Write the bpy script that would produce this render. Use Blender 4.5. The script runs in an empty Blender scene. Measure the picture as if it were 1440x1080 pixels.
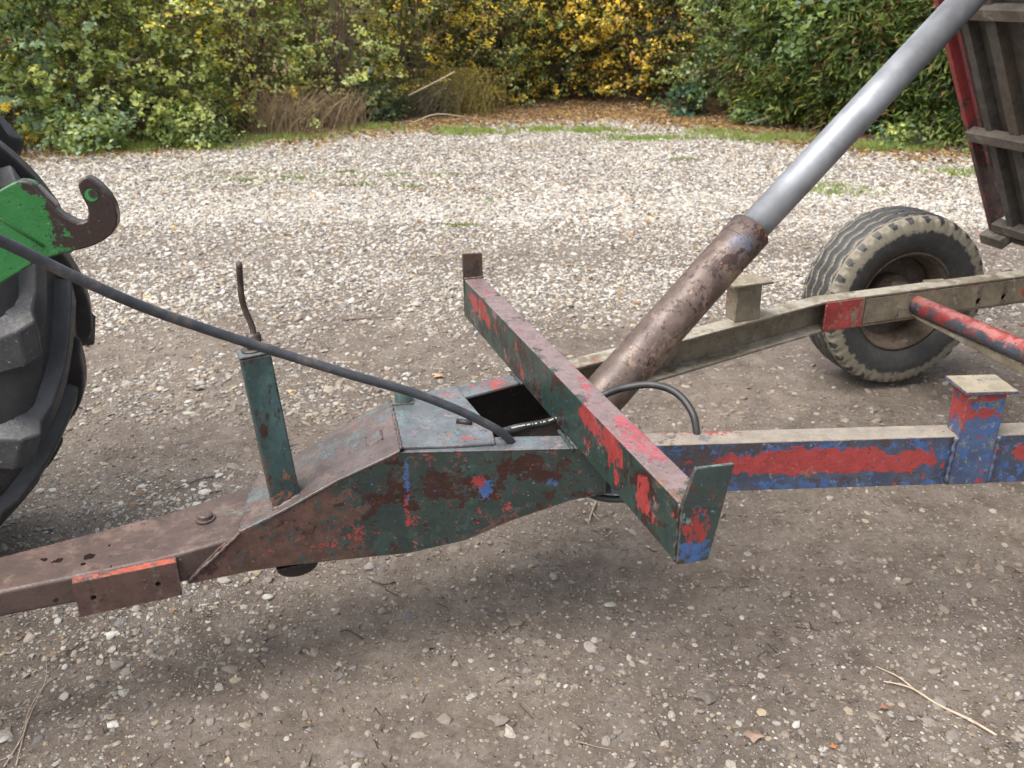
import bpy, bmesh, math, random
import numpy as np
from mathutils import Vector, Matrix

random.seed(7)
rng = np.random.default_rng(7)
sc = bpy.context.scene
COL = sc.collection

# ------------------------------------------------------------------ camera
F, PITCH, CH = 1250.0, math.radians(24), 1.6
SP, CP = math.sin(PITCH), math.cos(PITCH)
cd = bpy.data.cameras.new('camera')
cam = bpy.data.objects.new('camera', cd)
COL.objects.link(cam)
cam.location = (0, 0, CH)
cam.rotation_euler = (math.radians(90) - PITCH, 0, 0)
cd.sensor_width = 36
cd.lens = 36 * F / 1440
cd.clip_start = 0.05
cd.clip_end = 400
cd.dof.use_dof = True
cd.dof.focus_distance = 2.0
cd.dof.aperture_fstop = 7.0
sc.camera = cam

# ------------------------------------------------------------------ sky, sun, exposure
SUN_EL, SUN_AZ = math.radians(62), math.radians(236)     # compass style azimuth, overcast day
w = bpy.data.worlds.new('World')
sc.world = w
w.use_nodes = True
wn = w.node_tree.nodes
wl = w.node_tree.links
bg = wn['Background']
sky = wn.new('ShaderNodeTexSky')
sky.sky_type = 'NISHITA'
sky.sun_disc = False
sky.sun_elevation = SUN_EL
sky.sun_rotation = SUN_AZ
sky.air_density = 1.0
sky.dust_density = 5.0
sky.ozone_density = 1.0
hs = wn.new('ShaderNodeHueSaturation')
hs.inputs['Saturation'].default_value = 0.40
wl.new(sky.outputs[0], hs.inputs['Color'])
wl.new(hs.outputs[0], bg.inputs[0])
bg.inputs[1].default_value = 0.15
sd = bpy.data.lights.new('sun', 'SUN')
sd.energy = 1.1
sd.angle = math.radians(50)
sd.color = (1.0, 0.95, 0.88)
sun = bpy.data.objects.new('sun', sd)
COL.objects.link(sun)
_d = Vector((math.sin(SUN_AZ) * math.cos(SUN_EL), math.cos(SUN_AZ) * math.cos(SUN_EL), math.sin(SUN_EL)))
sun.rotation_euler = _d.to_track_quat('Z', 'Y').to_euler()
sun.location = (0, 0, 8)
sc.view_settings.view_transform = 'Standard'
sc.view_settings.look = 'None'
sc.view_settings.gamma = 1
sc.view_settings.use_curve_mapping = False
sc.view_settings.exposure = 1.24

# ------------------------------------------------------------------ measuring helpers
# the photograph was measured: a sight line through a point of it, met with a real plane of the place
def ray(u, v):
    a = (u - 720) / F
    b = (540 - v) / F
    return np.array([a, CP + b * SP, -SP + b * CP])
def onz(u, v, z):
    r = ray(u, v)
    k = (z - CH) / r[2]
    return Vector((r[0] * k, r[1] * k, z))
def onv(u, v, A, B):
    """vertical plane through plan points A and B"""
    r = ray(u, v)
    nx, ny = B[1] - A[1], -(B[0] - A[0])
    k = (A[0] * nx + A[1] * ny) / (r[0] * nx + r[1] * ny)
    return Vector((r[0] * k, r[1] * k, CH + r[2] * k))
def ond(u, v, d):
    r = ray(u, v)
    return Vector((r[0] * d, r[1] * d, CH + r[2] * d))
AX = math.radians(18.5)
E1 = Vector((math.cos(AX), math.sin(AX), 0))
E2 = Vector((-math.sin(AX), math.cos(AX), 0))
def ont(u, v, t):
    """vertical plane parallel to the trailer's axis at sideways distance t"""
    p = E2 * t
    q = p + E1
    return onv(u, v, p, q)
def L(r, g, b):
    f = lambda c: (c / 255 / 12.92) if c / 255 <= 0.04045 else ((c / 255 + 0.055) / 1.055) ** 2.4
    return (f(r), f(g), f(b), 1)

# ------------------------------------------------------------------ node material tools
class NT:
    def __init__(s, name):
        s.m = bpy.data.materials.new(name)
        s.m.use_nodes = True
        s.n = s.m.node_tree.nodes
        s.l = s.m.node_tree.links
        s.b = s.n['Principled BSDF']
        s.tc = s.n.new('ShaderNodeTexCoord')
        s.P = s.tc.outputs['Object']
    def _in(s, sock, val):
        if val is None:
            return
        if isinstance(val, bpy.types.NodeSocket):
            s.l.new(val, sock)
        else:
            sock.default_value = val
    def math(s, op, a, b=None, c=None, clamp=False):
        n = s.n.new('ShaderNodeMath')
        n.operation = op
        n.use_clamp = clamp
        s._in(n.inputs[0], a); s._in(n.inputs[1], b); s._in(n.inputs[2], c)
        return n.outputs[0]
    def vmath(s, op, a, b=None, out=0):
        n = s.n.new('ShaderNodeVectorMath')
        n.operation = op
        s._in(n.inputs[0], a); s._in(n.inputs[1], b)
        return n.outputs[out]
    def noise(s, scale, detail=4, rough=.6, off=(0, 0, 0), stretch=None, vec=None, dist=0.0):
        n = s.n.new('ShaderNodeTexNoise')
        v = vec or s.P
        if stretch:
            v = s.vmath('MULTIPLY', v, stretch)
        v = s.vmath('ADD', v, off)
        s.l.new(v, n.inputs['Vector'])
        n.inputs['Scale'].default_value = scale
        n.inputs['Detail'].default_value = detail
        n.inputs['Roughness'].default_value = rough
        n.inputs['Distortion'].default_value = dist
        return n.outputs[0]
    def vor(s, scale, feature='F1', rnd=1.0, vec=None):
        n = s.n.new('ShaderNodeTexVoronoi')
        n.feature = feature
        s.l.new(vec or s.P, n.inputs['Vector'])
        n.inputs['Scale'].default_value = scale
        n.inputs['Randomness'].default_value = rnd
        return n
    def rng(s, x, a, b, c=0.0, d=1.0, smooth=True):
        n = s.n.new('ShaderNodeMapRange')
        n.interpolation_type = 'SMOOTHSTEP' if smooth else 'LINEAR'
        s._in(n.inputs[0], x)
        for i, v in zip((1, 2, 3, 4), (a, b, c, d)):
            s._in(n.inputs[i], v)
        return n.outputs[0]
    def mix(s, f, a, b, mode='MIX'):
        n = s.n.new('ShaderNodeMix')
        n.data_type = 'RGBA'
        n.blend_type = mode
        s._in(n.inputs[0], f); s._in(n.inputs[6], a); s._in(n.inputs[7], b)
        return n.outputs[2]
    def ramp(s, x, stops, interp='LINEAR'):
        n = s.n.new('ShaderNodeValToRGB')
        n.color_ramp.interpolation = interp
        e = n.color_ramp.elements
        while len(e) > 1:
            e.remove(e[-1])
        e[0].position, e[0].color = stops[0]
        for p, c in stops[1:]:
            k = e.new(p)
            k.color = c
        s.l.new(x, n.inputs[0])
        return n.outputs[0]
    def bump(s, h, strength=.3, dist=.01, normal=None):
        n = s.n.new('ShaderNodeBump')
        n.inputs['Strength'].default_value = strength
        n.inputs['Distance'].default_value = dist
        s.l.new(h, n.inputs['Height'])
        if normal:
            s.l.new(normal, n.inputs['Normal'])
        return n.outputs[0]
    def attr(s, name, kind='GEOMETRY'):
        n = s.n.new('ShaderNodeAttribute')
        n.attribute_name = name
        n.attribute_type = kind
        return n
    def normz(s):
        g = s.n.new('ShaderNodeNewGeometry')
        x = s.n.new('ShaderNodeSeparateXYZ')
        s.l.new(g.outputs['True Normal'], x.inputs[0])
        return x.outputs[2]

def paint(name, base, layers, rough=.42, metal=0.0, grain=.32, pits=True, bumpd=.0028, wear=.85):
    """weathered metal: coats laid one over another, each where its own noise and its own spots leave it.
    layer: dict(col, s scale, t threshold, w softness, spots [(point, radius or (rx,ry,rz), weight)], up weight on faces that look up, r roughness)"""
    T = NT(name)
    warp = T.noise(90, 3, .6, (3, 1, 2))
    bn = T.noise(14, 5, .65, (7, 3, 1))
    fine = T.noise(260, 3, .6, (1, 8, 1))
    c2 = tuple(x * .62 for x in base[:3]) + (1,)
    col = T.mix(T.rng(bn, .35, .65), base, c2)
    h = T.math('MULTIPLY', fine, .5)
    ro = rough
    for i, ly in enumerate(layers):
        n = T.noise(ly['s'], ly.get('d', 7), ly.get('ro', .68), (i * 5.3 + 1, i * 2.1, i * 3.7), ly.get('st'), dist=ly.get('dist', .4))
        rag = ly.get('rag', 1.0 if 'spots' in ly and ly['t'] > .55 else .35)
        n2 = T.noise(max(55, ly['s'] * 3.2), 5, .7, (i * 3.1, i * 7.7, 2), ly.get('st'))
        n = T.math('ADD', T.math('MULTIPLY_ADD', n, 1 + .7 * rag, -.35 * rag), T.math('MULTIPLY_ADD', n2, 1.1 * rag, -.55 * rag))
        thr = ly['t'] + (.085 * rag if ly['t'] > .65 else .01)
        for sp in ly.get('spots', []):
            c, r, wt = sp
            if not isinstance(r, (tuple, list)):
                r = (r, r, r)
            v = T.vmath('SUBTRACT', T.P, tuple(c))
            v = T.vmath('DIVIDE', v, tuple(r))
            ln = T.vmath('LENGTH', v, out=1)
            f = T.rng(ln, 0.25, 1.6, wt, 0.0)
            n = T.math('ADD', n, f)
        if 'up' in ly:
            n = T.math('ADD', n, T.rng(T.normz(), .2, .85, 0, ly['up']))
        m = T.rng(n, thr, thr + ly.get('w', .02) * 1.6)
        lc = ly['col']
        l2 = tuple(x * ly.get('dark', .7) for x in lc[:3]) + (1,)
        lcol = T.mix(T.rng(T.noise(30, 5, .7, (i, 9, 4)), .3, .7), lc, l2)
        op = ly.get('op', 1.0)
        mm = T.math('MULTIPLY', m, op) if op < 1 else m
        col = T.mix(mm, col, lcol)
        h = T.math('ADD', h, T.math('MULTIPLY', m, ly.get('h', .6)))
        if 'r' in ly:
            ro = T.math('ADD', T.math('MULTIPLY', m, ly['r'] - rough), ro)
    if pits:
        pv = T.rng(T.noise(150, 2, .5, (4, 4, 9)), .66, .72)
        col = T.mix(T.math('MULTIPLY', pv, .75), col, (.012, .008, .006, 1))
        lv = T.rng(T.noise(120, 2, .5, (9, 14, 2)), .72, .76)
        col = T.mix(T.math('MULTIPLY', lv, .35), col, (.42, .38, .33, 1))
        h = T.math('SUBTRACT', h, pv)
    if wear:
        bv = T.n.new('ShaderNodeBevel')
        bv.samples = 4
        bv.inputs['Radius'].default_value = .007
        ge = T.n.new('ShaderNodeNewGeometry')
        dt = T.vmath('DOT_PRODUCT', bv.outputs[0], ge.outputs['Normal'], out=1)
        ed = T.rng(T.math('ADD', T.math('SUBTRACT', 1.0, dt), T.math('MULTIPLY_ADD', T.noise(45, 5, .7, (2, 5, 7)), .22, -.11)), .03, .09)
        col = T.mix(T.math('MULTIPLY', ed, wear), col, T.mix(T.rng(warp, .4, .6), (.045, .026, .020, 1), (.13, .10, .085, 1)))
    T.l.new(col, T.b.inputs['Base Color'])
    rr = T.math('ADD', ro, T.rng(bn, .3, .7, -.08, .12))
    T.l.new(rr, T.b.inputs['Roughness'])
    T.b.inputs['Metallic'].default_value = metal
    hh = T.math('ADD', h, T.math('MULTIPLY', warp, .8))
    T.l.new(T.bump(hh, grain, bumpd), T.b.inputs['Normal'])
    return T.m

# albedo palette
GREEN = (.034, .060, .052, 1)
DKGREEN = (.018, .036, .030, 1)
RED = (.29, .040, .038, 1)
PINK = (.50, .13, .13, 1)
BLUE = (.045, .10, .25, 1)
RUST = (.100, .052, .038, 1)
DKRUST = (.038, .016, .013, 1)
ORUST = (.20, .085, .05, 1)
MUD = (.28, .24, .175, 1)
KHAKI = (.21, .175, .12, 1)
TEAL = (.12, .21, .20, 1)

# ------------------------------------------------------------------ mesh tools
def link(name, me, m=None, parent=None, smooth=False, bevel=0, seg=2, loc=None):
    o = bpy.data.objects.new(name, me)
    COL.objects.link(o)
    if m:
        me.materials.append(m)
    if parent:
        o.parent = parent
    if loc is not None:
        o.location = loc
    if smooth:
        me.shade_smooth()
    if bevel:
        b = o.modifiers.new('bevel', 'BEVEL')
        b.width = bevel
        b.segments = seg
        b.limit_method = 'ANGLE'
        b.angle_limit = math.radians(30)
        b.harden_normals = True
        me.shade_smooth()
    return o
def mesh(v, f):
    me = bpy.data.meshes.new('m')
    me.from_pydata([tuple(x) for x in v], [], f)
    bm = bmesh.new()
    bm.from_mesh(me)
    bmesh.ops.recalc_face_normals(bm, faces=bm.faces)
    bm.to_mesh(me)
    bm.free()
    me.update()
    return me
class MB:
    def __init__(s):
        s.v, s.f = [], []
    def add(s, v, f):
        k = len(s.v)
        s.v += [Vector(x) for x in v]
        s.f += [tuple(i + k for i in q) for q in f]
        return s
    def prism(s, poly, ext):
        n = len(poly)
        ext = Vector(ext)
        v = [Vector(p) for p in poly] + [Vector(p) + ext for p in poly]
        f = [tuple(range(n)), tuple(range(2 * n - 1, n - 1, -1))]
        f += [(i, (i + 1) % n, n + (i + 1) % n, n + i) for i in range(n)]
        return s.add(v, f)
    def bar(s, a, b, wv, hv):
        """box from a to b; wv and hv are full width and height vectors, centred"""
        wv, hv = Vector(wv), Vector(hv)
        a, b = Vector(a), Vector(b)
        return s.prism([a - wv / 2 - hv / 2, a + wv / 2 - hv / 2, a + wv / 2 + hv / 2, a - wv / 2 + hv / 2], b - a)
    def loft(s, loops, cap=True):
        n = len(loops[0])
        v = [p for lp in loops for p in lp]
        f = []
        for j in range(len(loops) - 1):
            for i in range(n):
                f.append((j * n + i, j * n + (i + 1) % n, (j + 1) * n + (i + 1) % n, (j + 1) * n + i))
        if cap:
            f += [tuple(range(n)), tuple(range((len(loops) - 1) * n, len(loops) * n))]
        return s.add(v, f)
    def tube(s, path, r, n=14, cap=True):
        path = [Vector(p) for p in path]
        rs = r if isinstance(r, (list, tuple)) else [r] * len(path)
        loops = []
        up = None
        for i, p in enumerate(path):
            d = (path[min(i + 1, len(path) - 1)] - path[max(i - 1, 0)]).normalized()
            if up is None:
                up = d.orthogonal().normalized()
            up = (up - d * up.dot(d)).normalized()
            sd_ = d.cross(up)
            loops.append([p + (up * math.cos(2 * math.pi * k / n) + sd_ * math.sin(2 * math.pi * k / n)) * rs[i] for k in range(n)])
        return s.loft(loops, cap)
    def build(s, name, m, parent=None, **k):
        return link(name, mesh(s.v, s.f), m, parent, **k)
def spline(pts, n=12):
    """Catmull-Rom"""
    P = [Vector(p) for p in pts]
    P = [P[0] * 2 - P[1]] + P + [P[-1] * 2 - P[-2]]
    out = []
    for i in range(1, len(P) - 2):
        for k in range(n):
            t = k / n
            a, b, c, d = P[i - 1], P[i], P[i + 1], P[i + 2]
            out.append(.5 * ((2 * b) + (c - a) * t + (2 * a - 5 * b + 4 * c - d) * t * t + (3 * b - a - 3 * c + d) * t ** 3))
    out.append(P[-2])
    return out
def tag(o, label=None, cat=None, group=None, kind=None):
    for k, v in (('label', label), ('category', cat), ('group', group), ('kind', kind)):
        if v:
            o[k] = v
    return o
def empty(name, loc):
    o = bpy.data.objects.new(name, None)
    COL.objects.link(o)
    o.location = loc
    return o
def keep(o, parent):
    """parent without moving: the mesh is written in the place's own metres"""
    o.parent = parent
    o.matrix_parent_inverse = Matrix.Translation(parent.location).inverted()
    return o

# ------------------------------------------------------------------ ground relief
def _hash(ix, iy, seed):
    n = (ix.astype(np.int64) * 374761393 + iy.astype(np.int64) * 668265263 + seed * 974711) & 0x7fffffff
    n = ((n ^ (n >> 13)) * 1274126177) & 0x7fffffff
    n = n ^ (n >> 16)
    return (n & 0xffff) / 65535.0
def vnoise(x, y, seed=0):
    ix, iy = np.floor(x), np.floor(y)
    fx, fy = x - ix, y - iy
    fx = fx * fx * (3 - 2 * fx)
    fy = fy * fy * (3 - 2 * fy)
    a, b = _hash(ix, iy, seed), _hash(ix + 1, iy, seed)
    c, d = _hash(ix, iy + 1, seed), _hash(ix + 1, iy + 1, seed)
    return (a * (1 - fx) + b * fx) * (1 - fy) + (c * (1 - fx) + d * fx) * fy
def fbm(x, y, seed=0, oct=4):
    s, a, t = 0, 1.0, 0
    for i in range(oct):
        s = s + a * vnoise(x * 2 ** i, y * 2 ** i, seed + i)
        t += a
        a *= .5
    return s / t
HX = np.array([-14, -8, -4.9, -3.4, -1.75, -.3, 1.2, 2.6, 3.3, 4.0, 5.0, 6.5, 9, 14])
HY = np.array([9.0, 9.0, 9.4, 10.2, 11.6, 13.0, 13.4, 12.3, 11.2, 10.4, 9.6, 8.8, 8.2, 8.0])
def hedge_y(x):
    return np.interp(x, HX, HY)
def gravel_amount(x, y):
    """0 bare trodden mud, 1 clean pale gravel"""
    g = np.clip((y - 2.35) / 3.0, 0, 1) ** .75
    n = fbm(x * .9 + 11, y * 1.3 + 5, 3)
    g = g + (n - .5) * .9
    # wheel tracks across the yard
    for (y0, sl, wd, dp) in ((4.1, .10, .38, .55), (5.7, .05, .30, .35), (3.15, .06, .28, .35)):
        d = np.abs(y - (y0 + sl * x + .25 * (fbm(x * .5, y * 0, 9) - .5)))
        g = g - dp * np.exp(-(d / wd) ** 2)
    # trodden patch beside the trailer wheel
    g = g - .8 * np.exp(-(((x - 1.9) / 1.3) ** 2 + ((y - 3.4) / .75) ** 2))
    g = g - .5 * np.exp(-(((x - 3.4) / 1.6) ** 2 + ((y - 5.6) / .8) ** 2))
    # loose stones thrown up beside the tractor wheel and in front of it
    g = g + .55 * np.exp(-(((x + 1.2) / .6) ** 2 + ((y - 2.4) / .55) ** 2))
    return np.clip(g, 0, 1)
def ground_z(x, y):
    z = (fbm(x * .6, y * .6, 21) - .5) * .10 + (fbm(x * 3, y * 3, 33) - .5) * .030
    z = z + (fbm(x * 14, y * 14, 5, 3) - .5) * .012
    near = np.clip(1 - np.hypot(x, y - 4) / 14, 0, 1)
    bank = np.clip((y - hedge_y(x) - .2) / 2.5, 0, 1) * .25
    return z * (0.35 + .65 * near) + bank - .005
def axis(lo, mid0, mid1, hi, n0, nm, n1):
    a = mid0 - (mid0 - lo) * np.linspace(1, 0, n0, endpoint=False) ** 2
    b = np.linspace(mid0, mid1, nm, endpoint=False)
    c = mid1 + (hi - mid1) * np.linspace(0, 1, n1) ** 2
    return np.concatenate([a, b, c])
gx = axis(-90, -7, 8, 90, 24, 380, 24)
ya = .7 + (14 - .7) * np.linspace(0, 1, 420, endpoint=False) ** 1.7
gy = np.concatenate([-30 + 30.7 * np.linspace(0, 1, 12, endpoint=False), ya, 14 + 100 * np.linspace(0, 1, 26) ** 2])
X, Y = np.meshgrid(gx, gy)
Z = ground_z(X, Y)
nv = X.size
me = bpy.data.meshes.new('ground')
co = np.stack([X.ravel(), Y.ravel(), Z.ravel()], 1).astype(np.float32)
nxg, nyg = len(gx), len(gy)
ii = (np.arange(nyg - 1)[:, None] * nxg + np.arange(nxg - 1)[None]).ravel()
qf = np.stack([ii, ii + 1, ii + 1 + nxg, ii + nxg], 1)
def np_mesh(name, co, faces):
    me = bpy.data.meshes.new(name)
    k = faces.shape[1]
    me.vertices.add(len(co))
    me.vertices.foreach_set('co', np.asarray(co, np.float32).ravel())
    me.loops.add(faces.size)
    me.loops.foreach_set('vertex_index', faces.astype(np.int32).ravel())
    me.polygons.add(len(faces))
    me.polygons.foreach_set('loop_start', np.arange(0, faces.size, k, dtype=np.int32))
    me.update(calc_edges=True)
    return me
me = np_mesh('ground', co, qf)
at = me.attributes.new('gravel', 'FLOAT', 'POINT')
at.data.foreach_set('value', gravel_amount(X, Y).ravel().astype(np.float32))
at = me.attributes.new('soil', 'FLOAT', 'POINT')
soil = np.clip((Y - hedge_y(X) + .25) / .5, 0, 1)
at.data.foreach_set('value', soil.ravel().astype(np.float32))

def ground_mat():
    T = NT('trodden gravel')
    g = T.attr('gravel').outputs['Fac']
    so = T.attr('soil').outputs['Fac']
    big = T.noise(1.1, 5, .6, (3, 3, 0))
    med = T.noise(9, 6, .7)
    mud = T.ramp(med, [(.30, (.115, .090, .071, 1)), (.48, (.170, .137, .109, 1)), (.62, (.212, .176, .144, 1)), (.8, (.255, .218, .18, 1))])
    mud = T.mix(T.rng(big, .38, .62), mud, T.mix(1.0, mud, (.80, .80, .82, 1), 'MULTIPLY'))
    clod = T.noise(60, 7, .8, (5, 5, 5))
    mud = T.mix(1.0, mud, T.ramp(clod, [(.3, (.38, .36, .34, 1)), (.45, (.86, .86, .86, 1)), (.6, (1.1, 1.1, 1.1, 1)), (.75, (1.35, 1.3, 1.25, 1))]), 'MULTIPLY')
    grit = T.noise(420, 2, .6, (2, 2, 2))
    mud = T.mix(T.math('MULTIPLY', T.rng(grit, .66, .72), .6), mud, (.48, .43, .35, 1))
    mud = T.mix(T.math('MULTIPLY', T.rng(grit, .36, .30), .6), mud, (.035, .028, .024, 1))
    col = mud
    h = T.math('ADD', T.math('MULTIPLY', clod, .5), T.math('MULTIPLY', grit, .18))
    warpv = T.vmath('ADD', T.P, T.vmath('SCALE', T.n.new('ShaderNodeTexNoise').outputs[1], None)) if False else T.P
    pal = [(0, (.52, .48, .40, 1)), (.22, (.38, .34, .27, 1)), (.38, (.56, .53, .47, 1)), (.55, (.36, .24, .12, 1)), (.66, (.20, .19, .19, 1)), (.76, (.50, .45, .38, 1)), (.9, (.12, .12, .14, 1)), (1, (.66, .58, .42, 1))]
    for sc_, lo, sz in ((210, .30, .34), (105, .36, .36), (58, .30, .36)):
        v = T.vor(sc_)
        sep = T.n.new('ShaderNodeSeparateColor')
        T.l.new(v.outputs['Color'], sep.inputs[0])
        keepp = T.math('ADD', T.math('MULTIPLY', g, .75), lo - .22)
        on = T.math('LESS_THAN', sep.outputs[0], keepp)
        rad = T.rng(sep.outputs[1], 0, 1, sz * .45, sz * 1.15, smooth=False)
        d = T.math('SUBTRACT', rad, v.outputs['Distance'])
        m = T.math('MULTIPLY', T.rng(d, 0, .06), on)
        dirt = T.rng(T.noise(33, 3, .6, (sc_, 0, 0)), .35, .6)
        sc1 = T.ramp(sep.outputs[2], pal, 'CONSTANT')
        dm = T.math('MULTIPLY', dirt, T.math('SUBTRACT', .75, T.math('MULTIPLY', g, .55)))
        sc1 = T.mix(dm, sc1, mud)
        col = T.mix(m, col, sc1)
        dome = T.math('MULTIPLY', m, T.math('SQRT', T.math('MAXIMUM', d, 0.0)))
        h = T.math('ADD', h, T.math('MULTIPLY', dome, 130.0 / sc_))
    soilc = T.ramp(T.noise(25, 5, .7, (8, 1, 1)), [(.3, (.035, .024, .014, 1)), (.5, (.10, .06, .03, 1)), (.7, (.20, .12, .055, 1))])
    col = T.mix(so, col, soilc)
    T.l.new(col, T.b.inputs['Base Color'])
    T.l.new(T.rng(big, .35, .65, .72, .95), T.b.inputs['Roughness'])
    T.b.inputs['Specular IOR Level'].default_value = .3
    T.l.new(T.bump(h, 1.0, .014), T.b.inputs['Normal'])
    return T.m
ground = link('ground', me, ground_mat(), smooth=True)
tag(ground, kind='structure')

# ------------------------------------------------------------------ stones: one mass of gravel, biggest near ones singly
def stone_mat(name, kind):
    T = NT(name)
    c = T.attr('col', kind).outputs['Color'] if kind != 'OBJECT' else None
    if kind == 'OBJECT':
        oi = T.n.new('ShaderNodeObjectInfo')
        c = oi.outputs['Color']
    nz = T.noise(3.0 if kind == 'INSTANCER' else 45, 4, .7)
    col = T.mix(T.rng(nz, .35, .75, 0, .45), c, (.17, .135, .11, 1))
    T.l.new(col, T.b.inputs['Base Color'])
    T.b.inputs['Roughness'].default_value = .62
    T.b.inputs['Specular IOR Level'].default_value = .35
    T.l.new(T.bump(nz, .4, .004 if kind == 'OBJECT' else .3), T.b.inputs['Normal'])
    return T.m
PAL = np.array([[.56, .52, .44], [.60, .58, .53], [.45, .40, .32], [.50, .41, .28], [.33, .21, .12], [.25, .24, .235], [.34, .32, .30], [.13, .135, .15], [.48, .45, .40], [.68, .67, .62]])
PAL = PAL * .84
PW_CLEAN = np.array([.22, .20, .13, .06, .03, .04, .07, .02, .16, .12])
PW_DIRTY = np.array([.08, .04, .16, .10, .06, .14, .22, .09, .10, .01])
def stone_colours(n, g):
    pc = rng.random(n) < (.25 + .75 * g)
    a = rng.choice(len(PAL), n, p=PW_CLEAN / PW_CLEAN.sum())
    b = rng.choice(len(PAL), n, p=PW_DIRTY / PW_DIRTY.sum())
    c = PAL[np.where(pc, a, b)] * rng.uniform(.75, 1.12, (n, 1))
    mud = np.array([.20, .163, .128])
    k = np.clip(rng.random(n) * .9 + .30 - g * 1.05, .06, .93)[:, None]
    return np.clip((c * (1 - k) + mud * k) * (1 + .20 * np.clip(g * 2 - .9, 0, 1) * (rng.random(n) < .75))[:, None], 0, .85)
def scatter(n, ylo, yhi, halfw, size_mu, size_sig, smin, smax, keepf):
    y = ylo + (yhi - ylo) * rng.random(n)
    x = (rng.random(n) * 2 - 1) * (halfw(y))
    g = gravel_amount(x, y)
    k = rng.random(n) < keepf(x, y, g)
    k &= y < hedge_y(x) + .5
    x, y, g = x[k], y[k], g[k]
    s = np.clip(np.exp(rng.normal(math.log(size_mu), size_sig, len(x))), smin, smax)
    return x, y, g, s
hw = lambda y: .66 * (y + .6) + .5
sets = []
sets.append(scatter(90000, .8, 3.4, hw, .0032, .45, .0016, .009, lambda x, y, g: .20 + .70 * g))
sets.append(scatter(10000, .8, 3.4, hw, .0062, .45, .004, .016, lambda x, y, g: .14 + .80 * g))
sets.append(scatter(750, .9, 3.6, hw, .0125, .30, .008, .020, lambda x, y, g: .20 + .75 * g))
sets.append(scatter(100000, 3.2, 7.5, hw, .0070, .42, .003, .022, lambda x, y, g: .12 + 1.1 * g))
sets.append(scatter(150000, 6.5, 14.2, hw, .0102, .36, .005, .026, lambda x, y, g: .25 + 1.0 * g))
px, py, pg, ps = [np.concatenate([q[i] for q in sets]) for i in range(4)]
n = len(px)
sx = ps * rng.uniform(.85, 1.45, n)
sy = ps * rng.uniform(.75, 1.05, n)
sz = ps * rng.uniform(.38, .72, n)
pz = ground_z(px, py) + sz * (rng.uniform(-.65, .30, n) + .25 * pg)
me = bpy.data.meshes.new('gravel')
me.vertices.add(n)
me.vertices.foreach_set('co', np.stack([px, py, pz], 1).astype(np.float32).ravel())
for nm, arr in (('rot', np.stack([rng.normal(0, .25, n), rng.normal(0, .25, n), rng.uniform(0, 6.28, n)], 1)), ('scl', np.stack([sx, sy, sz], 1))):
    a = me.attributes.new(nm, 'FLOAT_VECTOR', 'POINT')
    a.data.foreach_set('vector', arr.astype(np.float32).ravel())
a = me.attributes.new('col', 'FLOAT_COLOR', 'POINT')
a.data.foreach_set('color', np.concatenate([stone_colours(n, pg), np.ones((n, 1))], 1).astype(np.float32).ravel())
a = me.attributes.new('pick', 'INT', 'POINT')
a.data.foreach_set('value', rng.integers(0, 4, n).astype(np.int32))
gravel = link('gravel', me)
tag(gravel, 'loose and half buried flint gravel covering the yard', 'gravel', kind='stuff')
SM = stone_mat('flint', 'INSTANCER')
ng = bpy.data.node_groups.new('gravel', 'GeometryNodeTree')
ng.interface.new_socket('Geometry', in_out='INPUT', socket_type='NodeSocketGeometry')
ng.interface.new_socket('Geometry', in_out='OUTPUT', socket_type='NodeSocketGeometry')
N, K = ng.nodes, ng.links
gi, go = N.new('NodeGroupInput'), N.new('NodeGroupOutput')
g2i = N.new('GeometryNodeGeometryToInstance')
for k in range(4):
    ic = N.new('GeometryNodeMeshIcoSphere')
    ic.inputs['Radius'].default_value = 1
    ic.inputs['Subdivisions'].default_value = 2
    spn = N.new('GeometryNodeSetPosition')
    nt = N.new('ShaderNodeTexNoise')
    nt.noise_dimensions = '4D'
    nt.inputs['W'].default_value = k * 7.3
    nt.inputs['Scale'].default_value = 1.1
    nt.inputs['Detail'].default_value = 1
    vs = N.new('ShaderNodeVectorMath'); vs.operation = 'SUBTRACT'; vs.inputs[1].default_value = (.5, .5, .5)
    vm = N.new('ShaderNodeVectorMath'); vm.operation = 'SCALE'; vm.inputs['Scale'].default_value = 1.5
    K.new(nt.outputs['Color'], vs.inputs[0]); K.new(vs.outputs[0], vm.inputs[0])
    K.new(ic.outputs['Mesh'], spn.inputs['Geometry']); K.new(vm.outputs[0], spn.inputs['Offset'])
    sm = N.new('GeometryNodeSetMaterial'); sm.inputs['Material'].default_value = SM
    K.new(spn.outputs[0], sm.inputs[0])
    if k % 2 == 0:
        ss = N.new('GeometryNodeSetShadeSmooth'); K.new(sm.outputs[0], ss.inputs[0]); K.new(ss.outputs[0], g2i.inputs[0])
    else:
        K.new(sm.outputs[0], g2i.inputs[0])
iop = N.new('GeometryNodeInstanceOnPoints')
m2p = N.new('GeometryNodeMeshToPoints')
K.new(gi.outputs[0], m2p.inputs[0])
K.new(m2p.outputs[0], iop.inputs['Points'])
K.new(g2i.outputs[0], iop.inputs['Instance'])
iop.inputs['Pick Instance'].default_value = True
def na(nm, t):
    q = N.new('GeometryNodeInputNamedAttribute'); q.data_type = t; q.inputs[0].default_value = nm
    return q.outputs['Attribute']
K.new(na('pick', 'INT'), iop.inputs['Instance Index'])
e2r = N.new('FunctionNodeEulerToRotation')
K.new(na('rot', 'FLOAT_VECTOR'), e2r.inputs[0]); K.new(e2r.outputs[0], iop.inputs['Rotation'])
K.new(na('scl', 'FLOAT_VECTOR'), iop.inputs['Scale'])
K.new(iop.outputs[0], go.inputs[0])
md = gravel.modifiers.new('gravel', 'NODES')
md.node_group = ng

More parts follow.
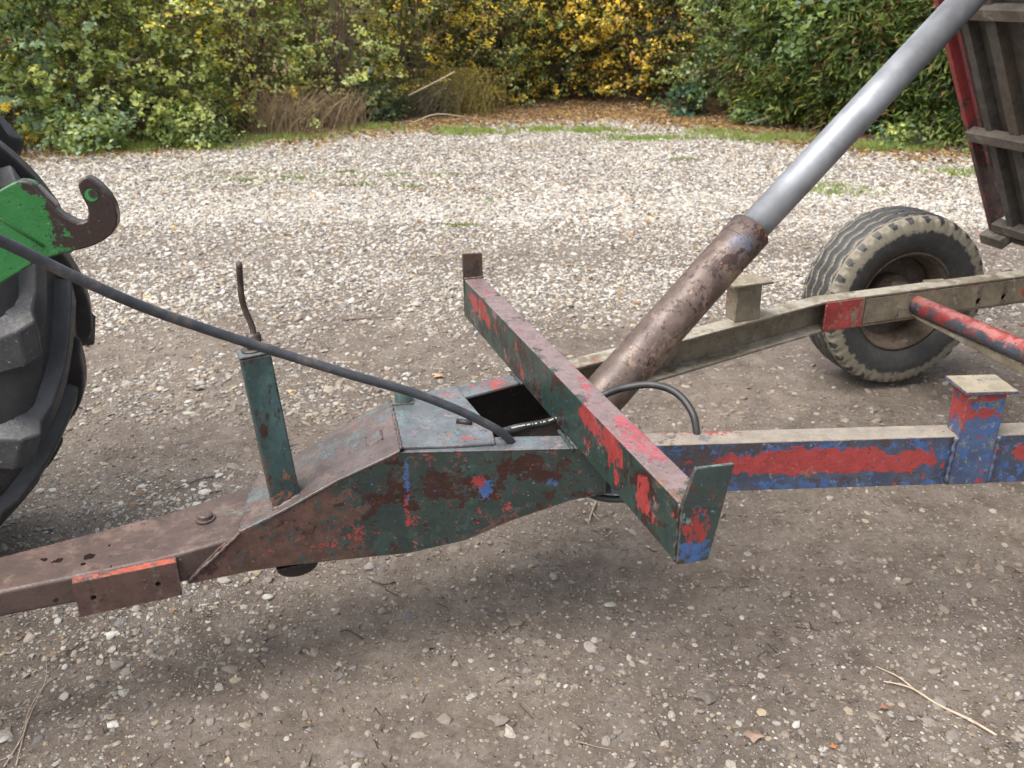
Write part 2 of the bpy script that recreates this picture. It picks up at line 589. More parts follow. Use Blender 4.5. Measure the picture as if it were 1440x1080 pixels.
# the stones big enough to pick out one by one are pieces of the ground
SM2 = stone_mat('single flint', 'OBJECT')
def stone_mesh(seed):
    bm = bmesh.new()
    bmesh.ops.create_icosphere(bm, subdivisions=2, radius=1)
    r = random.Random(seed)
    for _ in range(9):                      # chop flats off a ball: knapped flint
        nrm = Vector((r.gauss(0, 1), r.gauss(0, 1), r.gauss(0, 1))).normalized()
        d = r.uniform(.42, .80)
        for v in bm.verts:
            q = v.co.dot(nrm)
            if q > d:
                v.co -= nrm * (q - d) * .85
    bm.normal_update()
    me = bpy.data.meshes.new('stone')
    bm.to_mesh(me); bm.free()
    me.materials.append(SM2)
    me.shade_smooth()
    return me
STM = [stone_mesh(s) for s in range(9)]
ns = 0
while ns < 170:
    y = random.uniform(.95, 3.3)
    x = random.uniform(-1, 1) * float(hw(np.array(y)))
    gg = float(gravel_amount(np.array([x]), np.array([y]))[0])
    if random.random() > .30 + .9 * gg:
        continue
    s = min(.026, max(.009, random.lognormvariate(math.log(.0125), .33))) * (.8 + .12 * y)
    o = bpy.data.objects.new('stone', STM[ns % 9])
    COL.objects.link(o)
    s3 = (s * random.uniform(.9, 1.35), s * random.uniform(.75, 1), s * random.uniform(.4, .65))
    o.location = (x, y, float(ground_z(np.array([x]), np.array([y]))[0]) + s3[2] * random.uniform(-.45, .30))
    o.scale = s3
    o.rotation_euler = (random.gauss(0, .2), random.gauss(0, .2), random.uniform(0, 6.28))
    cc = stone_colours(1, np.array([.30]))[0]
    o.color = (*cc, 1)
    o.parent = ground
    ns += 1

# ------------------------------------------------------------------ THE TRAILER
def P3(p, z):
    return Vector((p[0], p[1], z))
ZT = .62
N0, N1, N2, N3, N4, N5 = (-1.076, 1.532), (-.62, 1.712), (-.255, 1.813), (.14, 1.832), (1.235, 1.90), (1.75, 1.93)
Nm = (-1.62, 1.317)
F0, F1, F2 = (-1.144, 1.66), (-.648, 1.945), (-.316, 2.083)
Fm = (-1.70, 1.43)
G = [(-.1265, 2.112), (.0173, 2.205), (.505, 2.515), (1.079, 2.893), (1.95, 3.205), (3.6, 3.79)]     # inner lip of the far rail
trailer = empty('trailer', (.6, 2.3, 0))
tag(trailer, 'rusty red, blue and green tipping trailer with its front raised on a ram', 'trailer')
def T_(o):
    return keep(o, trailer)

# paint, spot by spot
nearP = lambda u, v: onv(u, v, N2, N3)
railP = lambda u, v: onv(u, v, N3, N4)
neckP = lambda u, v: onv(u, v, N1, N2)
M_side = paint('side plate paint', (.029, .046, .041, 1), [
    dict(col=RUST, s=7, t=.60, w=.10, r=.75, dark=.5, spots=[(neckP(300, 810), .28, .42), (neckP(380, 780), .2, .26), (neckP(120, 835), .35, .35)]),
    dict(col=DKRUST, s=12, t=.58, w=.03, r=.3, h=-.6, rag=.55, spots=[(nearP(640, 690), (.13, .1, .045), .16), (nearP(760, 660), (.15, .1, .035), .16), (nearP(540, 700), .03, .12)]),
    dict(col=GREEN, s=16, t=.60, w=.02, rag=.5, spots=[(nearP(740, 660), .06, .08), (nearP(560, 770), (.12, .1, .05), .12)]),
    dict(col=BLUE, s=26, t=.74, w=.02, spots=[(nearP(572, 690), (.009, .1, .075), .42), (nearP(592, 780), (.012, .1, .03), .2), (nearP(684, 688), (.022, .1, .034), .40), (nearP(530, 730), .018, .3), (nearP(776, 677), .02, .28)]),
    dict(col=RED, s=38, t=.72, w=.02, rag=1.25, spots=[(nearP(672, 680), (.020, .1, .024), .38), (nearP(572, 712), (.008, .1, .055), .36), (nearP(583, 735), (.025, .1, .025), .22), (nearP(600, 640), (.12, .1, .012), .2), (neckP(485, 755), (.07, .1, .035), .27), (nearP(735, 712), (.10, .1, .012), .16), (nearP(690, 722), (.05, .1, .02), .16)]),
    dict(col=ORUST, s=34, t=.72, w=.05, spots=[(neckP(440, 790), .12, .10), (nearP(600, 755), (.1, .1, .03), .12)]),
], rough=.40)
M_neck = paint('neck plate paint', (.115, .085, .080, 1), [
    dict(col=(.19, .135, .115, 1), s=9, t=.5, w=.2),
    dict(col=(.11, .14, .145, 1), s=8, t=.56, w=.16, spots=[(onz(500, 600, .58), .12, .10), (onz(350, 720, .46), .09, .17), (onz(600, 600, ZT), .18, .12)]),
    dict(col=ORUST, s=20, t=.66, w=.08, spots=[(onz(370, 735, .47), .09, .12)]),
    dict(col=PINK, s=26, t=.73, w=.04, spots=[(onz(500, 585, .6), .04, .12)]),
    dict(col=DKRUST, s=40, t=.74, w=.03),
], rough=.28)
M_top = paint('top plate paint', (.135, .15, .16, 1), [
    dict(col=(.19, .135, .125, 1), s=12, t=.58, w=.12),
    dict(col=TEAL, s=14, t=.58, w=.08), dict(col=(.22, .17, .175, 1), s=28, t=.54, w=.10), dict(col=(.08, .06, .06, 1), s=45, t=.62, w=.05),
    dict(col=(.36, .085, .075, 1), s=18, t=.74, w=.04, spots=[(onz(660, 617, ZT), (.07, .03, .05), .34), (onz(770, 530, ZT), .05, .2), (onz(690, 543, ZT), (.09, .05, .05), .30), (onz(630, 552, ZT), .03, .28), (onz(735, 620, ZT), .04, .12)]),
    dict(col=DKRUST, s=60, t=.70, w=.03),
], rough=.27)
M_draw = paint('rusty drawbar with lit top', (.088, .058, .049, 1), [
    dict(col=(.20, .137, .108, 1), s=10, t=.60, w=.2, up=.16),  # tan favours upward faces: the lighter, lit top is put into the colour
    dict(col=(.10, .055, .045, 1), s=16, t=.60, w=.08),
    dict(col=(.12, .14, .12, 1), s=14, t=.72, w=.08, spots=[(onz(320, 735, .45), .07, .22)]),
    dict(col=(.020, .010, .008, 1), s=30, t=.90, w=.02, r=.15, h=.1, ro=.4,
         spots=[(onz(60, 787, .44), (.014, .010, .03), .62), (onz(80, 789, .44), (.012, .012, .03), .60), (onz(125, 783, .44), (.014, .016, .03), .58), (onz(116, 794, .44), (.010, .008, .03), .55), (onz(150, 767, .44), (.010, .010, .03), .55), (onz(205, 738, .44), .008, .5)]),
], rough=.50)
M_block = paint('drawbar block', (.10, .055, .045, 1), [dict(col=(.38, .085, .05, 1), s=14, t=.66, w=.05, up=.20), dict(col=DKRUST, s=30, t=.62, w=.06)], rough=.55)
M_dark = paint('dark oily steel', (.022, .016, .014, 1), [dict(col=(.05, .03, .025, 1), s=12, t=.6, w=.1)], rough=.5)

# side plates (thin upright sheets following plan line, top and bottom heights given)
def wall(plan, zt, zb, th, name, m, **k):
    mb = MB()
    loops = []
    for i, p in enumerate(plan):
        a = Vector(plan[max(i - 1, 0)]); b = Vector(plan[min(i + 1, len(plan) - 1)])
        d = (b - a).normalized()
        nrm = Vector((-d.y, d.x)) * th
        loops.append([P3(p, zb[i]), P3(p, zt[i]), P3((p[0] + nrm.x, p[1] + nrm.y), zt[i]), P3((p[0] + nrm.x, p[1] + nrm.y), zb[i])])
    mb.loft(loops)
    return T_(mb.build(name, m, **k))
def lerp(a, b, t):
    return (a[0] + (b[0] - a[0]) * t, a[1] + (b[1] - a[1]) * t)
near_plan = [N1, lerp(N1, N2, .25), lerp(N1, N2, .6), lerp(N1, N2, .93), N2, lerp(N2, N3, .35), lerp(N2, N3, .65), N3, lerp(N3, N4, .09)]
near_zt = [.463, .500, .562, .608, ZT, ZT, ZT, ZT, ZT]
near_zb = [.362, .358, .350, .342, .340, .372, .427, .478, .495]
sh = lambda p, d: (p[0] + .3 * d, p[1] - d)
pre = [sh(lerp(N0, N1, .745), .006), sh(lerp(N0, N1, .80), .006), sh(lerp(N0, N1, .90), .006), sh(N1, .004)]
wall(pre + near_plan[1:], [.372, .398, .441, .470] + near_zt[1:], [.3625, .3625, .362, .361] + near_zb[1:], .012, 'side_plate', M_side, bevel=.002)
far_o = lambda p, q: (Vector(q) - Vector(p)).normalized()
def offs(line, d):
    out = []
    for i, p in enumerate(line):
        a = Vector(line[max(i - 1, 0)]); b = Vector(line[min(i + 1, len(line) - 1)])
        t = (b - a).normalized()
        out.append((p[0] - t.y * d, p[1] + t.x * d))
    return out
GO = offs(G, .066)
far_plan = [F1, lerp(F1, F2, .5), F2, GO[0], GO[1], lerp(GO[1], GO[2], .3)]
wall(far_plan, [.463, .545, ZT, ZT, ZT, ZT], [.362, .35, .34, .372, .427, .495], -.010, 'side_plate', M_side, bevel=.002)
# floor of the box section
mb = MB()
bp = list(zip(near_plan, near_zb))
fpi = [F1, lerp(F1, F2, .25), lerp(F1, F2, .6), lerp(F1, F2, .93), F2, lerp(GO[0], GO[1], 0), GO[1], lerp(GO[1], GO[2], .3), lerp(GO[1], GO[2], .35)]
mb.loft([[P3((p[0], p[1] + .012), z + .004), P3((q[0], q[1] - .012), z + .004), P3((q[0], q[1] - .012), z + .012), P3((p[0], p[1] + .012), z + .012)] for (p, z), q in zip(bp, fpi)])
T_(mb.build('bottom_plate', M_dark))
# drawbar
mb = MB()
mb.loft([[P3(a, zb), P3(a, zt), P3(b, zt), P3(b, zb)] for a, b, zt, zb in ((Nm, Fm, .437, .378), (N0, F0, .440, .375), (lerp(N0, N1, .65), lerp(F0, F1, .65), .441, .366), (lerp(N0, N1, 1.0), lerp(F0, F1, 1.0), .458, .363))])
T_(mb.build('drawbar', M_draw, bevel=.009, seg=3))
# neck plate and its small welded square
mb = MB()
npl = []
for t, zt in ((0.0, .463), (.25, .500), (.6, .562), (.93, .608), (1.0, ZT)):
    a, b = lerp(N1, N2, t), lerp(F1, F2, t)
    npl.append([P3((a[0] - .002, a[1] - .004), zt + .0005), P3((a[0] - .002, a[1] - .004), zt + .009), P3((b[0], b[1] + .003), zt + .009), P3((b[0], b[1] + .003), zt + .0005)])
mb.loft(npl)
T_(mb.build('neck_plate', M_neck, bevel=.003, seg=3))
# weld seam along the fold and where the neck begins
def weld(a, b, r, name='weld_seam', m=None):
    a, b = Vector(a), Vector(b)
    k = max(3, int((b - a).length / .007))
    pts = [a.lerp(b, i / k) + Vector((random.gauss(0, .0008), random.gauss(0, .0008), random.gauss(0, .0008))) for i in range(k + 1)]
    mbx = MB().tube(pts, [r * (1 + .25 * math.sin(i * 1.7 + random.random())) for i in range(k + 1)], 7)
    return T_(mbx.build(name, m or M_neck, smooth=True))
weld(P3(N1, .468), P3(F1, .468), .0045)
weld(P3(sh(lerp(N0, N1, .745), .007), .372), P3(sh(N1, .006), .470), .004)
weld(P3(N2, ZT + .010), P3(F2, ZT + .010), .0035)
c = onz(536, 605, .585)
mb = MB()
dn = (Vector((N2[0] - N1[0], N2[1] - N1[1], ZT - .463))).normalized()
sdv = (P3(F2, ZT) - P3(N2, ZT)).normalized()
upn = dn.cross(sdv).normalized()
c = P3(lerp(lerp(N1, N2, .86), lerp(F1, F2, .86), .42), .597) + upn * .010
T_(MB().bar(c - dn * .019, c + dn * .019, sdv * .045, upn * .006).build('welded_square', M_neck, bevel=.002))
# top plate over the front of the frame
z1 = ZT + .001
tp = [onz(u, v, ZT) for u, v in ((562, 567), (576, 633), (640, 631), (697, 627), (692, 607), (652, 560), (642, 545))]
tp[0] = P3(lerp(F2, N2, .02), ZT) ; tp[1] = P3(lerp(F2, N2, .965), ZT)
T_(MB().prism([Vector((p.x, p.y, z1)) for p in tp], (0, 0, .008)).build('top_plate', M_top, bevel=.003))
# spring clip / short pipe stubs on the top plate
p = onz(568, 566, ZT + .005)
mb = MB()
for (r, nn) in ((.023, 18),):
    pts = [(p + Vector((math.cos(a) * r, math.sin(a) * r, 0))) for a in np.linspace(math.radians(-165), math.radians(20), 12)]
    inn = [(p + Vector((math.cos(a) * (r - .005), math.sin(a) * (r - .005), 0))) for a in np.linspace(math.radians(20), math.radians(-165), 12)]
    mb.prism(pts + inn, (0, 0, .040))
mb.prism([p + Vector((-.026, -.03, .002)), p + Vector((.026, -.022, .002)), p + Vector((.026, .012, .002)), p + Vector((-.026, .004, .002))], (0, 0, .006))
T_(mb.build('pipe_stub', paint('stub', (.10, .16, .15, 1), [dict(col=RUST, s=25, t=.55, w=.06)])))
p = onz(654, 594, ZT + .012)
mb = MB().tube([p + Vector((-.020, .006, 0)), p + Vector((.016, -.004, 0))], .0075, 12)
T_(mb.build('hose_clip', M_dark, smooth=True))
# rails: C channels
M_rail = paint('near rail paint', (.055, .068, .105, 1), [
    dict(col=(.055, .045, .05, 1), s=13, t=.53, w=.05, spots=[(railP(1000, 640), (.14, .1, .05), .16), (railP(1180, 676), (.25, .1, .012), .05)]),
    dict(col=BLUE, s=20, t=.60, w=.03, spots=[(railP(1100, 684), (.5, .1, .014), .12), (railP(1350, 680), (.15, .1, .03), .12), (railP(1220, 627), (.25, .1, .010), .06)]),
    dict(col=RED, s=16, t=.70, w=.02, d=9, rag=1.35, spots=[(railP(1120, 649), (.18, .1, .038), .60), (railP(1250, 649), (.14, .1, .030), .58), (railP(1040, 655), (.08, .1, .02), .30), (railP(1180, 636), (.12, .1, .012), .18), (railP(1432, 632), (.05, .1, .02), .4), (railP(1190, 660), (.2, .1, .01), .18)]),
    dict(col=(.23, .25, .26, 1), s=22, t=.68, w=.06, op=.7, spots=[(railP(1400, 680), (.2, .1, .02), .12)]),
    dict(col=(.27, .235, .19, 1), s=9, t=.64, w=.10, up=.42, r=.7, op=.95),
    dict(col=(.30, .06, .055, 1), s=15, t=.80, w=.03, rag=.6, up=.02, spots=[(onz(1000, 607, ZT), (.13, .025, .03), .34), (onz(940, 610, ZT), (.06, .03, .03), .2), (onz(1250, 602, ZT), (.2, .03, .03), .10)]),
    dict(col=(.13, .085, .075, 1), s=15, t=.80, w=.1, up=.02, spots=[(onz(950, 610, ZT), (.2, .06, .02), .30)]),
], rough=.5)
M_far = paint('far rail mud', KHAKI, [
    dict(col=(.10, .085, .06, 1), s=9, t=.56, w=.12),
    dict(col=MUD, s=12, t=.58, w=.10, r=.9),
    dict(col=RUST, s=22, t=.66, w=.05),
    dict(col=(.17, .085, .075, 1), s=10, t=.70, w=.08, spots=[(onz(830, 512, ZT), (.12, .12, .05), .35), (onz(740, 530, ZT), (.10, .10, .05), .3)]),
    dict(col=(.34, .06, .05, 1), s=13, t=.74, w=.04, spots=[((1.6, 3.12, .58), (.16, .2, .04), .20), ((2.0, 3.24, .58), (.2, .2, .05), .32), (ond(950, 531, 2.7), (.3, .3, .008), .2)]),
    dict(col=(.36, .33, .27, 1), s=12, t=.56, w=.10, up=.16, r=.85, op=.9),
], rough=.6)
def channel(tip, out, zt, zb, name, m, th=.008, gap=None, **k):
    """tip: plan line of flange tips, out: plan line of the web's back"""
    loops = []
    for i, (a, b) in enumerate(zip(tip, out)):
        d = (Vector(a) - Vector(b)).normalized() * th
        bi = (b[0] + d.x, b[1] + d.y)
        t_, b_ = zt[i], zb[i]
        loops.append([P3(a, t_), P3(a, t_ - th), P3(bi, t_ - th), P3(bi, b_ + th), P3(a, b_ + th), P3(a, b_), P3(b, b_), P3(b, t_)])
    return T_(MB().loft(loops).build(name, m, **k))
e = .0006
near_line = [lerp(N3, N4, .075), lerp(N3, N4, .12), lerp(N3, N4, .5), N4, N5, (3.35, 2.47)]
ni = offs(near_line, .066)
fl = [lerp(N2, N3, .01), N3, lerp(N3, N4, .075)]
fi = offs(fl, .066)
T_(MB().loft([[P3(a, ZT - .007), P3(a, ZT + .0006), P3(b, ZT + .0006), P3(b, ZT - .007)] for a, b in zip(fl, fi)]).build('top_flange', M_top, bevel=.002))
fl = [G[0], G[1], lerp(G[1], G[2], .26)]
fi = [F2, GO[1], lerp(GO[1], GO[2], .26)]
T_(MB().loft([[P3(a, ZT - .007), P3(a, ZT + .0006), P3(b, ZT + .0006), P3(b, ZT - .007)] for a, b in zip(fl, fi)]).build('top_flange', M_top, bevel=.002))
il = offs([lerp(F2, GO[0], .3), GO[0], GO[1], lerp(GO[1], GO[2], .42)], -.013)
T_(MB().loft([[P3(a, z), P3(a, ZT - .008), P3(b, ZT - .008), P3(b, z)] for a, b, z in zip(il, offs(il, .002), (.36, .38, .43, .50))]).build('dark_lining', M_dark))  # added thin dark sheet that makes the far wall inside the box dark
# near rail: flange tips point away from the camera; web outside
channel([(p[0], p[1]) for p in ni], near_line, [ZT + e] * 6, [.492, .490, .490, .490, .490, .490], 'rail', M_rail, bevel=.002)
channel([lerp(G[1], G[2], .26), G[2], G[3], G[4], G[5]], [lerp(GO[1], GO[2], .26), GO[2], GO[3], GO[4], GO[5]], [ZT + e] * 5, [.505, .505, .508, .512, .515], 'rail', M_far, bevel=.002)
# fishplate closing the channel behind the bend: red piece then mud coloured length with holes
fa, fb = G[3], G[4]
def gpt(t, d=0):
    a, b = Vector(fa), Vector(fb)
    q = a.lerp(b, t)
    nn = (b - a).normalized()
    return (q.x + nn.y * d, q.y - nn.x * d)
M_fish = paint('red fishplate', (.36, .050, .045, 1), [dict(col=(.22, .17, .13, 1), s=14, t=.62, w=.06, spots=[(P3(gpt(.16), .57), .06, .2)]), dict(col=BLUE, s=30, t=.74, w=.03), dict(col=DKRUST, s=40, t=.68, w=.03)], rough=.5)
mb = MB().loft([[P3(gpt(t, .006), .514 + .02 * 0), P3(gpt(t, .006), ZT - .003), P3(gpt(t, -.004), ZT - .003), P3(gpt(t, -.004), .514)] for t in (-.005, .17)])
T_(mb.build('fishplate', M_fish, bevel=.002))
# web plate with two holes
def holed_plate(t0, t1, holes, z0, z1, name, m):
    bm = bmesh.new()
    us = sorted(set([t0, t1] + [h for (h, _, r) in holes for h in (h - r, h + r)]))
    mbx = MB()
    Lw = (Vector(fb) - Vector(fa)).length
    for a, b in zip(us[:-1], us[1:]):
        hh = [q for q in holes if abs((a + b) / 2 - q[0]) < q[2] * .9]
        if not hh:
            mbx.loft([[P3(gpt(t, .003), z0), P3(gpt(t, .003), z1), P3(gpt(t, -.004), z1), P3(gpt(t, -.004), z0)] for t in (a, b)])
        else:
            h, hz, r = hh[0]
            K_ = 10
            for i in range(K_):
                ta, tb = a + (b - a) * i / K_, a + (b - a) * (i + 1) / K_
                f = lambda t: math.sqrt(max(0, r * r - (t - h) ** 2)) * Lw
                for (lo, hi) in ((lambda t: z0, lambda t: hz - f(t)), (lambda t: hz + f(t), lambda t: z1)):
                    mbx.loft([[P3(gpt(t, .003), lo(t)), P3(gpt(t, .003), hi(t)), P3(gpt(t, -.004), hi(t)), P3(gpt(t, -.004), lo(t))] for t in (ta, tb)])
    bm.free()
    return T_(mbx.build(name, m))
holed_plate(.175, 2.6, [(.735, .545, .013), (.865, .548, .013)], .520, ZT - .010, 'web_plate', M_far)
# crossbeam that the body rests on
B0, B1 = Vector((-.153, 2.731, 0)), Vector((.303, 1.378, 0))
bd = (B1 - B0).normalized()
bw = Vector((-bd.y, bd.x, 0))                       # to the right of travel
def beamP(u, v):
    return onv(u, v, B0, B1)
sp = lambda u, v, r, wt: (beamP(u, v), r, wt)
M_beam = paint('crossbeam paint and sky gloss', (.026, .050, .042, 1), [
    dict(col=GREEN, s=6, t=.56, w=.1),
    dict(col=DKRUST, s=11, t=.58, w=.05, spots=[sp(720, 430, .3, .06), sp(900, 700, .10, .10)]),
    dict(col=BLUE, s=60, t=.74, w=.02, spots=[sp(785, 600, (.05, .1, .03), .14), sp(950, 740, .03, .08)]),
    dict(col=RED, s=19, t=.735, w=.02, d=9, st=(1, 1, .55), spots=[
        sp(672, 432, (.05, .11, .035), .42), sp(690, 455, (.03, .09, .03), .36), sp(727, 490, .03, .3), sp(733, 520, .025, .34), sp(752, 545, (.02, .05, .05), .30), sp(714, 503, .02, .3),
        sp(826, 585, (.03, .05, .035), .40), sp(825, 625, .02, .34), sp(860, 615, (.05, .08, .05), .36), sp(864, 640, (.04, .06, .03), .26), sp(866, 670, .02, .36), sp(905, 690, (.02, .04, .045), .42), sp(912, 720, (.05, .06, .02), .38), sp(945, 725, .014, .42), sp(830, 600, .1, .10), sp(775, 560, .02, .2)]),
    dict(col=(.20, .14, .135, 1), s=9, t=.62, w=.06, up=.30, r=.26),
    dict(col=(.20, .10, .06, 1), s=12, t=.85, w=.1, up=.12, spots=[((B1.x, B1.y + .06, .745), (.10, .10, .03), .34)]),
    dict(col=(.33, .075, .085, 1), s=13, t=.80, w=.02, up=.06, r=.26, rag=.6, spots=[((B0.lerp(B1, t) + bw * .045 + Vector((0, 0, .775))), (.035, .14, .04), wt) for t, wt in ((.10, .32), (.28, .22), (.45, .22), (.62, .36), (.76, .42), (.86, .40))]),  # red turned pinker on the top face, sky gloss put into the colour
], rough=.36, grain=.32)
BW = .064
def beam_sec(t, zt, zb):
    q = B0.lerp(B1, t)
    a = q + bw * 0
    b = q + bw * BW
    return [P3(a, zb), P3(a, zt), P3(b, zt), P3(b, zb)]
ZB0, ZB1 = .623, .750
T_(MB().loft([beam_sec(0, ZB1, ZB0), beam_sec(1, ZB1, ZB0)]).build('crossbeam', M_beam, bevel=.004, seg=3))
crossbeam = bpy.data.objects['crossbeam']
# end stops
M_stop = paint('near end stop paint', (.035, .055, .05, 1), [
    dict(col=(.07, .04, .03, 1), s=13, t=.52, w=.08),
    dict(col=BLUE, s=24, t=.74, w=.03, spots=[((B1.x + .04, B1.y, .645), (.07, .06, .035), .42)]),
    dict(col=RED, s=30, t=.70, w=.02, st=(1, 1, .6), spots=[((B1.x + .04, B1.y, .715), (.035, .03, .03), .26), ((B1.x + .05, B1.y, .69), (.03, .03, .03), .22), ((B1.x + .03, B1.y, .672), (.03, .03, .02), .16)]),
    dict(col=TEAL, s=20, t=.62, w=.05, up=.2),
], rough=.42)
ex = bd * -1
pl = [B1 + Vector((0, 0, ZB0 - .001)), P3(B1, ZB1 + .002)]
q1 = onv(975.5, 655.5, B1, B1 + bw); q2 = onv(1030, 649, B1, B1 + bw); q3 = onv(993, 784, B1, B1 + bw)
pl = [P3(B1, ZB0 - .001), P3(B1, ZB1 + .003), q1, q2, q3]
pl = [p_ + bd * .001 for p_ in pl]
def stop(poly, ext, m):
    o = MB().prism(poly, ext).build('end_stop', m, bevel=.0025)
    T_(o)
    return o
stop(pl, bd * .008, M_stop)
q1 = onv(650, 357, B0, B0 + bw); q2 = onv(678, 356, B0, B0 + bw)
M_stop2 = paint('far end stop rust', (.085, .05, .036, 1), [dict(col=(.04, .026, .022, 1), s=14, t=.54, w=.1, spots=[(q1, .05, .1)]), dict(col=RUST, s=20, t=.62, w=.1)], rough=.55)
stop([P3(B0, ZB0), q1, q2, P3(B0 + bw * BW, ZB1 + .0), P3(B0 + bw * BW, ZB0)], bd * -.008, M_stop2)
weld(P3(B0, ZB1 + .001), P3(B0 + bw * BW, ZB1 + .001), .004, m=M_beam)
weld(P3(B1, ZB1 + .001) , P3(B1 + bw * BW, ZB1 + .001), .0045, m=M_stop2)
weld(P3(B1, ZB0 + .004) + bd * .001 - bw * .001, P3(B1, ZB1) + bd * .001 - bw * .001, .0035, m=M_beam)
weld(onz(786, 606, ZT + .001), onz(806, 632, ZT + .001), .0055, m=M_side)
weld(onz(721, 526, ZT + .001), onz(735, 541, ZT + .001), .0055, m=M_side)
# jack: square tube, screw and cranked handle
jb = Vector((-.530, 1.798, .475)); jt = Vector((-.565, 1.805, .872))
M_jack = paint('jack tube paint', (.030, .060, .060, 1), [
    dict(col=(.055, .11, .11, 1), s=9, t=.52, w=.15, st=(1, 1, .4)),
    dict(col=RUST, s=14, t=.66, w=.12, rag=.4, st=(1, 1, .4), spots=[((jb + Vector((0, -.03, .1))), (.08, .08, .12), .16)]),
    dict(col=ORUST, s=18, t=.70, w=.10, spots=[((jb + Vector((.0, -.03, .09))), (.05, .05, .055), .24), ((jb + Vector((-.01, -.03, .03))), (.05, .05, .035), .2)]),
    dict(col=DKRUST, s=10, t=.60, w=.06, st=(1, 1, .3), spots=[((jb + Vector((-.038, -.01, .2))), (.010, .02, .4), .3), ((jb + Vector((.028, -.03, .25))), (.008, .02, .4), .2)]),
], rough=.36)
jd = (jt - jb).normalized()
jx = Vector((math.cos(math.radians(22)), math.sin(math.radians(22)), 0)); jx = (jx - jd * jx.dot(jd)).normalized(); jy = jd.cross(jx)
jack = MB().bar(jb - jd * .03, jt, jx * .066, jy * .066).build('jack', M_jack, bevel=.005, seg=3)
T_(jack)
M_cap = paint('jack cap', (.13, .16, .18, 1), [dict(col=RUST, s=30, t=.58, w=.08)], rough=.35)
T_(MB().bar(jt + jd * .0005, jt + jd * .006, jx * .068, jy * .068).build('jack_cap', M_cap, bevel=.002))
M_rod = paint('brown steel rod', (.055, .036, .030, 1), [dict(col=(.11, .08, .07, 1), s=30, t=.55, w=.1)], rough=.38)
k0 = jt + jd * .006
hb = ond(357, 474, 1.945)
sc_ = MB().tube([k0, k0 + jd * .004, k0 + jd * .0042], [.026, .026, .014], 16)
sc_.tube([k0, Vector((hb.x, hb.y, hb.z - .004))], .0135, 14)
T_(sc_.build('jack_screw', M_rod, smooth=True))
hp = [hb + Vector((.002, 0, -.014)), hb, ond(354, 458, 1.94), ond(344, 434, 1.925), ond(339.5, 416, 1.91), ond(338, 398, 1.90), ond(336, 370, 1.87)]
T_(MB().tube(spline(hp, 5), .0068, 10).build('jack_handle', M_rod, smooth=True))
T_(MB().tube([hb + Vector((-.012, -.008, -.001)), hb + Vector((.012, .006, -.001))], .011, 12).build('handle_joint', M_rod, smooth=True))
jw = [jb + jx * sx_ * .035 + jy * sy_ * .035 for sx_, sy_ in ((-1, -1), (1, -1), (1, 1), (-1, 1))]
for a, b in zip(jw, jw[1:] + jw[:1]):
    def onneck(p):
        t = (p.x - N1[0]) / (N2[0] - N1[0])
        return Vector((p.x, p.y, .472 + t * .157))
    weld(onneck(a), onneck(b), .0045)
# bolt with washer through the drawbar
p = onz(289, 729, .452); p.z = .4500
c = P3(lerp(lerp(N1, N2, .86), lerp(F1, F2, .86), .42), .597) + upn * .010
wsh = MB().tube([p, p + Vector((0, 0, .005))], .0235, 20)
for a_, b_ in ((0, 1), (1, 2), (2, 3), (3, 0)):
    cq = [c - dn * .020 - sdv * .024, c + dn * .020 - sdv * .024, c + dn * .020 + sdv * .024, c - dn * .020 + sdv * .024]
    weld(cq[a_], cq[b_], .0028, m=M_draw)
bo = T_(MB().tube([p + Vector((0, 0, .005)), p + Vector((0, 0, .013)), p + Vector((0, 0, .016))], [.017, .017, .013], 12).build('bolt', M_draw))
w_ = T_(wsh.build('washer', M_draw, bevel=.0012))
# angle block bolted to the side of the drawbar, with two holes
A0, A1 = lerp(N0, N1, .28), lerp(N0, N1, .71)
av = (Vector(A1) - Vector(A0)).normalized(); an = Vector((av.y, -av.x))
def blk(p, d):
    return (p[0] + an.x * d, p[1] + an.y * d)
mb = MB()
zb_, zt_ = .350, .4385
Lb = (Vector(A1) - Vector(A0)).length
def bplate(s0, s1, holes):
    f3 = lambda s, d, z: P3(blk((A0[0] + av.x * s, A0[1] + av.y * s), d), z)
    cuts = [s0]
    for h in holes:
        cuts += [h[0] - h[1], h[0] + h[1]]
    cuts.append(s1)
    for a, b in zip(cuts[:-1], cuts[1:]):
        hh = [h for h in holes if abs((a + b) / 2 - h[0]) < .001]
        if not hh:
            mb.loft([[f3(s, .001, zb_), f3(s, .001, zt_), f3(s, .024, zt_), f3(s, .024, zb_)] for s in (a, b)])
        else:
            h, r = hh[0]; hz = .392
            for i in range(8):
                sa, sb = a + (b - a) * i / 8, a + (b - a) * (i + 1) / 8
                g_ = lambda s: math.sqrt(max(0, r * r - (s - h) ** 2))
                for lo, hi in ((lambda s: zb_, lambda s: hz - g_(s)), (lambda s: hz + g_(s), lambda s: zt_)):
                    mb.loft([[f3(s, .001, lo(s)), f3(s, .001, hi(s)), f3(s, .024, hi(s)), f3(s, .024, lo(s))] for s in (sa, sb)])
bplate(0, Lb, [(.035, .0065), (Lb - .045, .0065)])
T_(mb.build('side_block', M_block))
p = onv(77, 843, N0, N1)
T_(MB().tube([p + Vector((.002, -.0015, 0)), p + Vector((0, .001, 0))], .0062, 12).build('bolt_hole', M_dark))
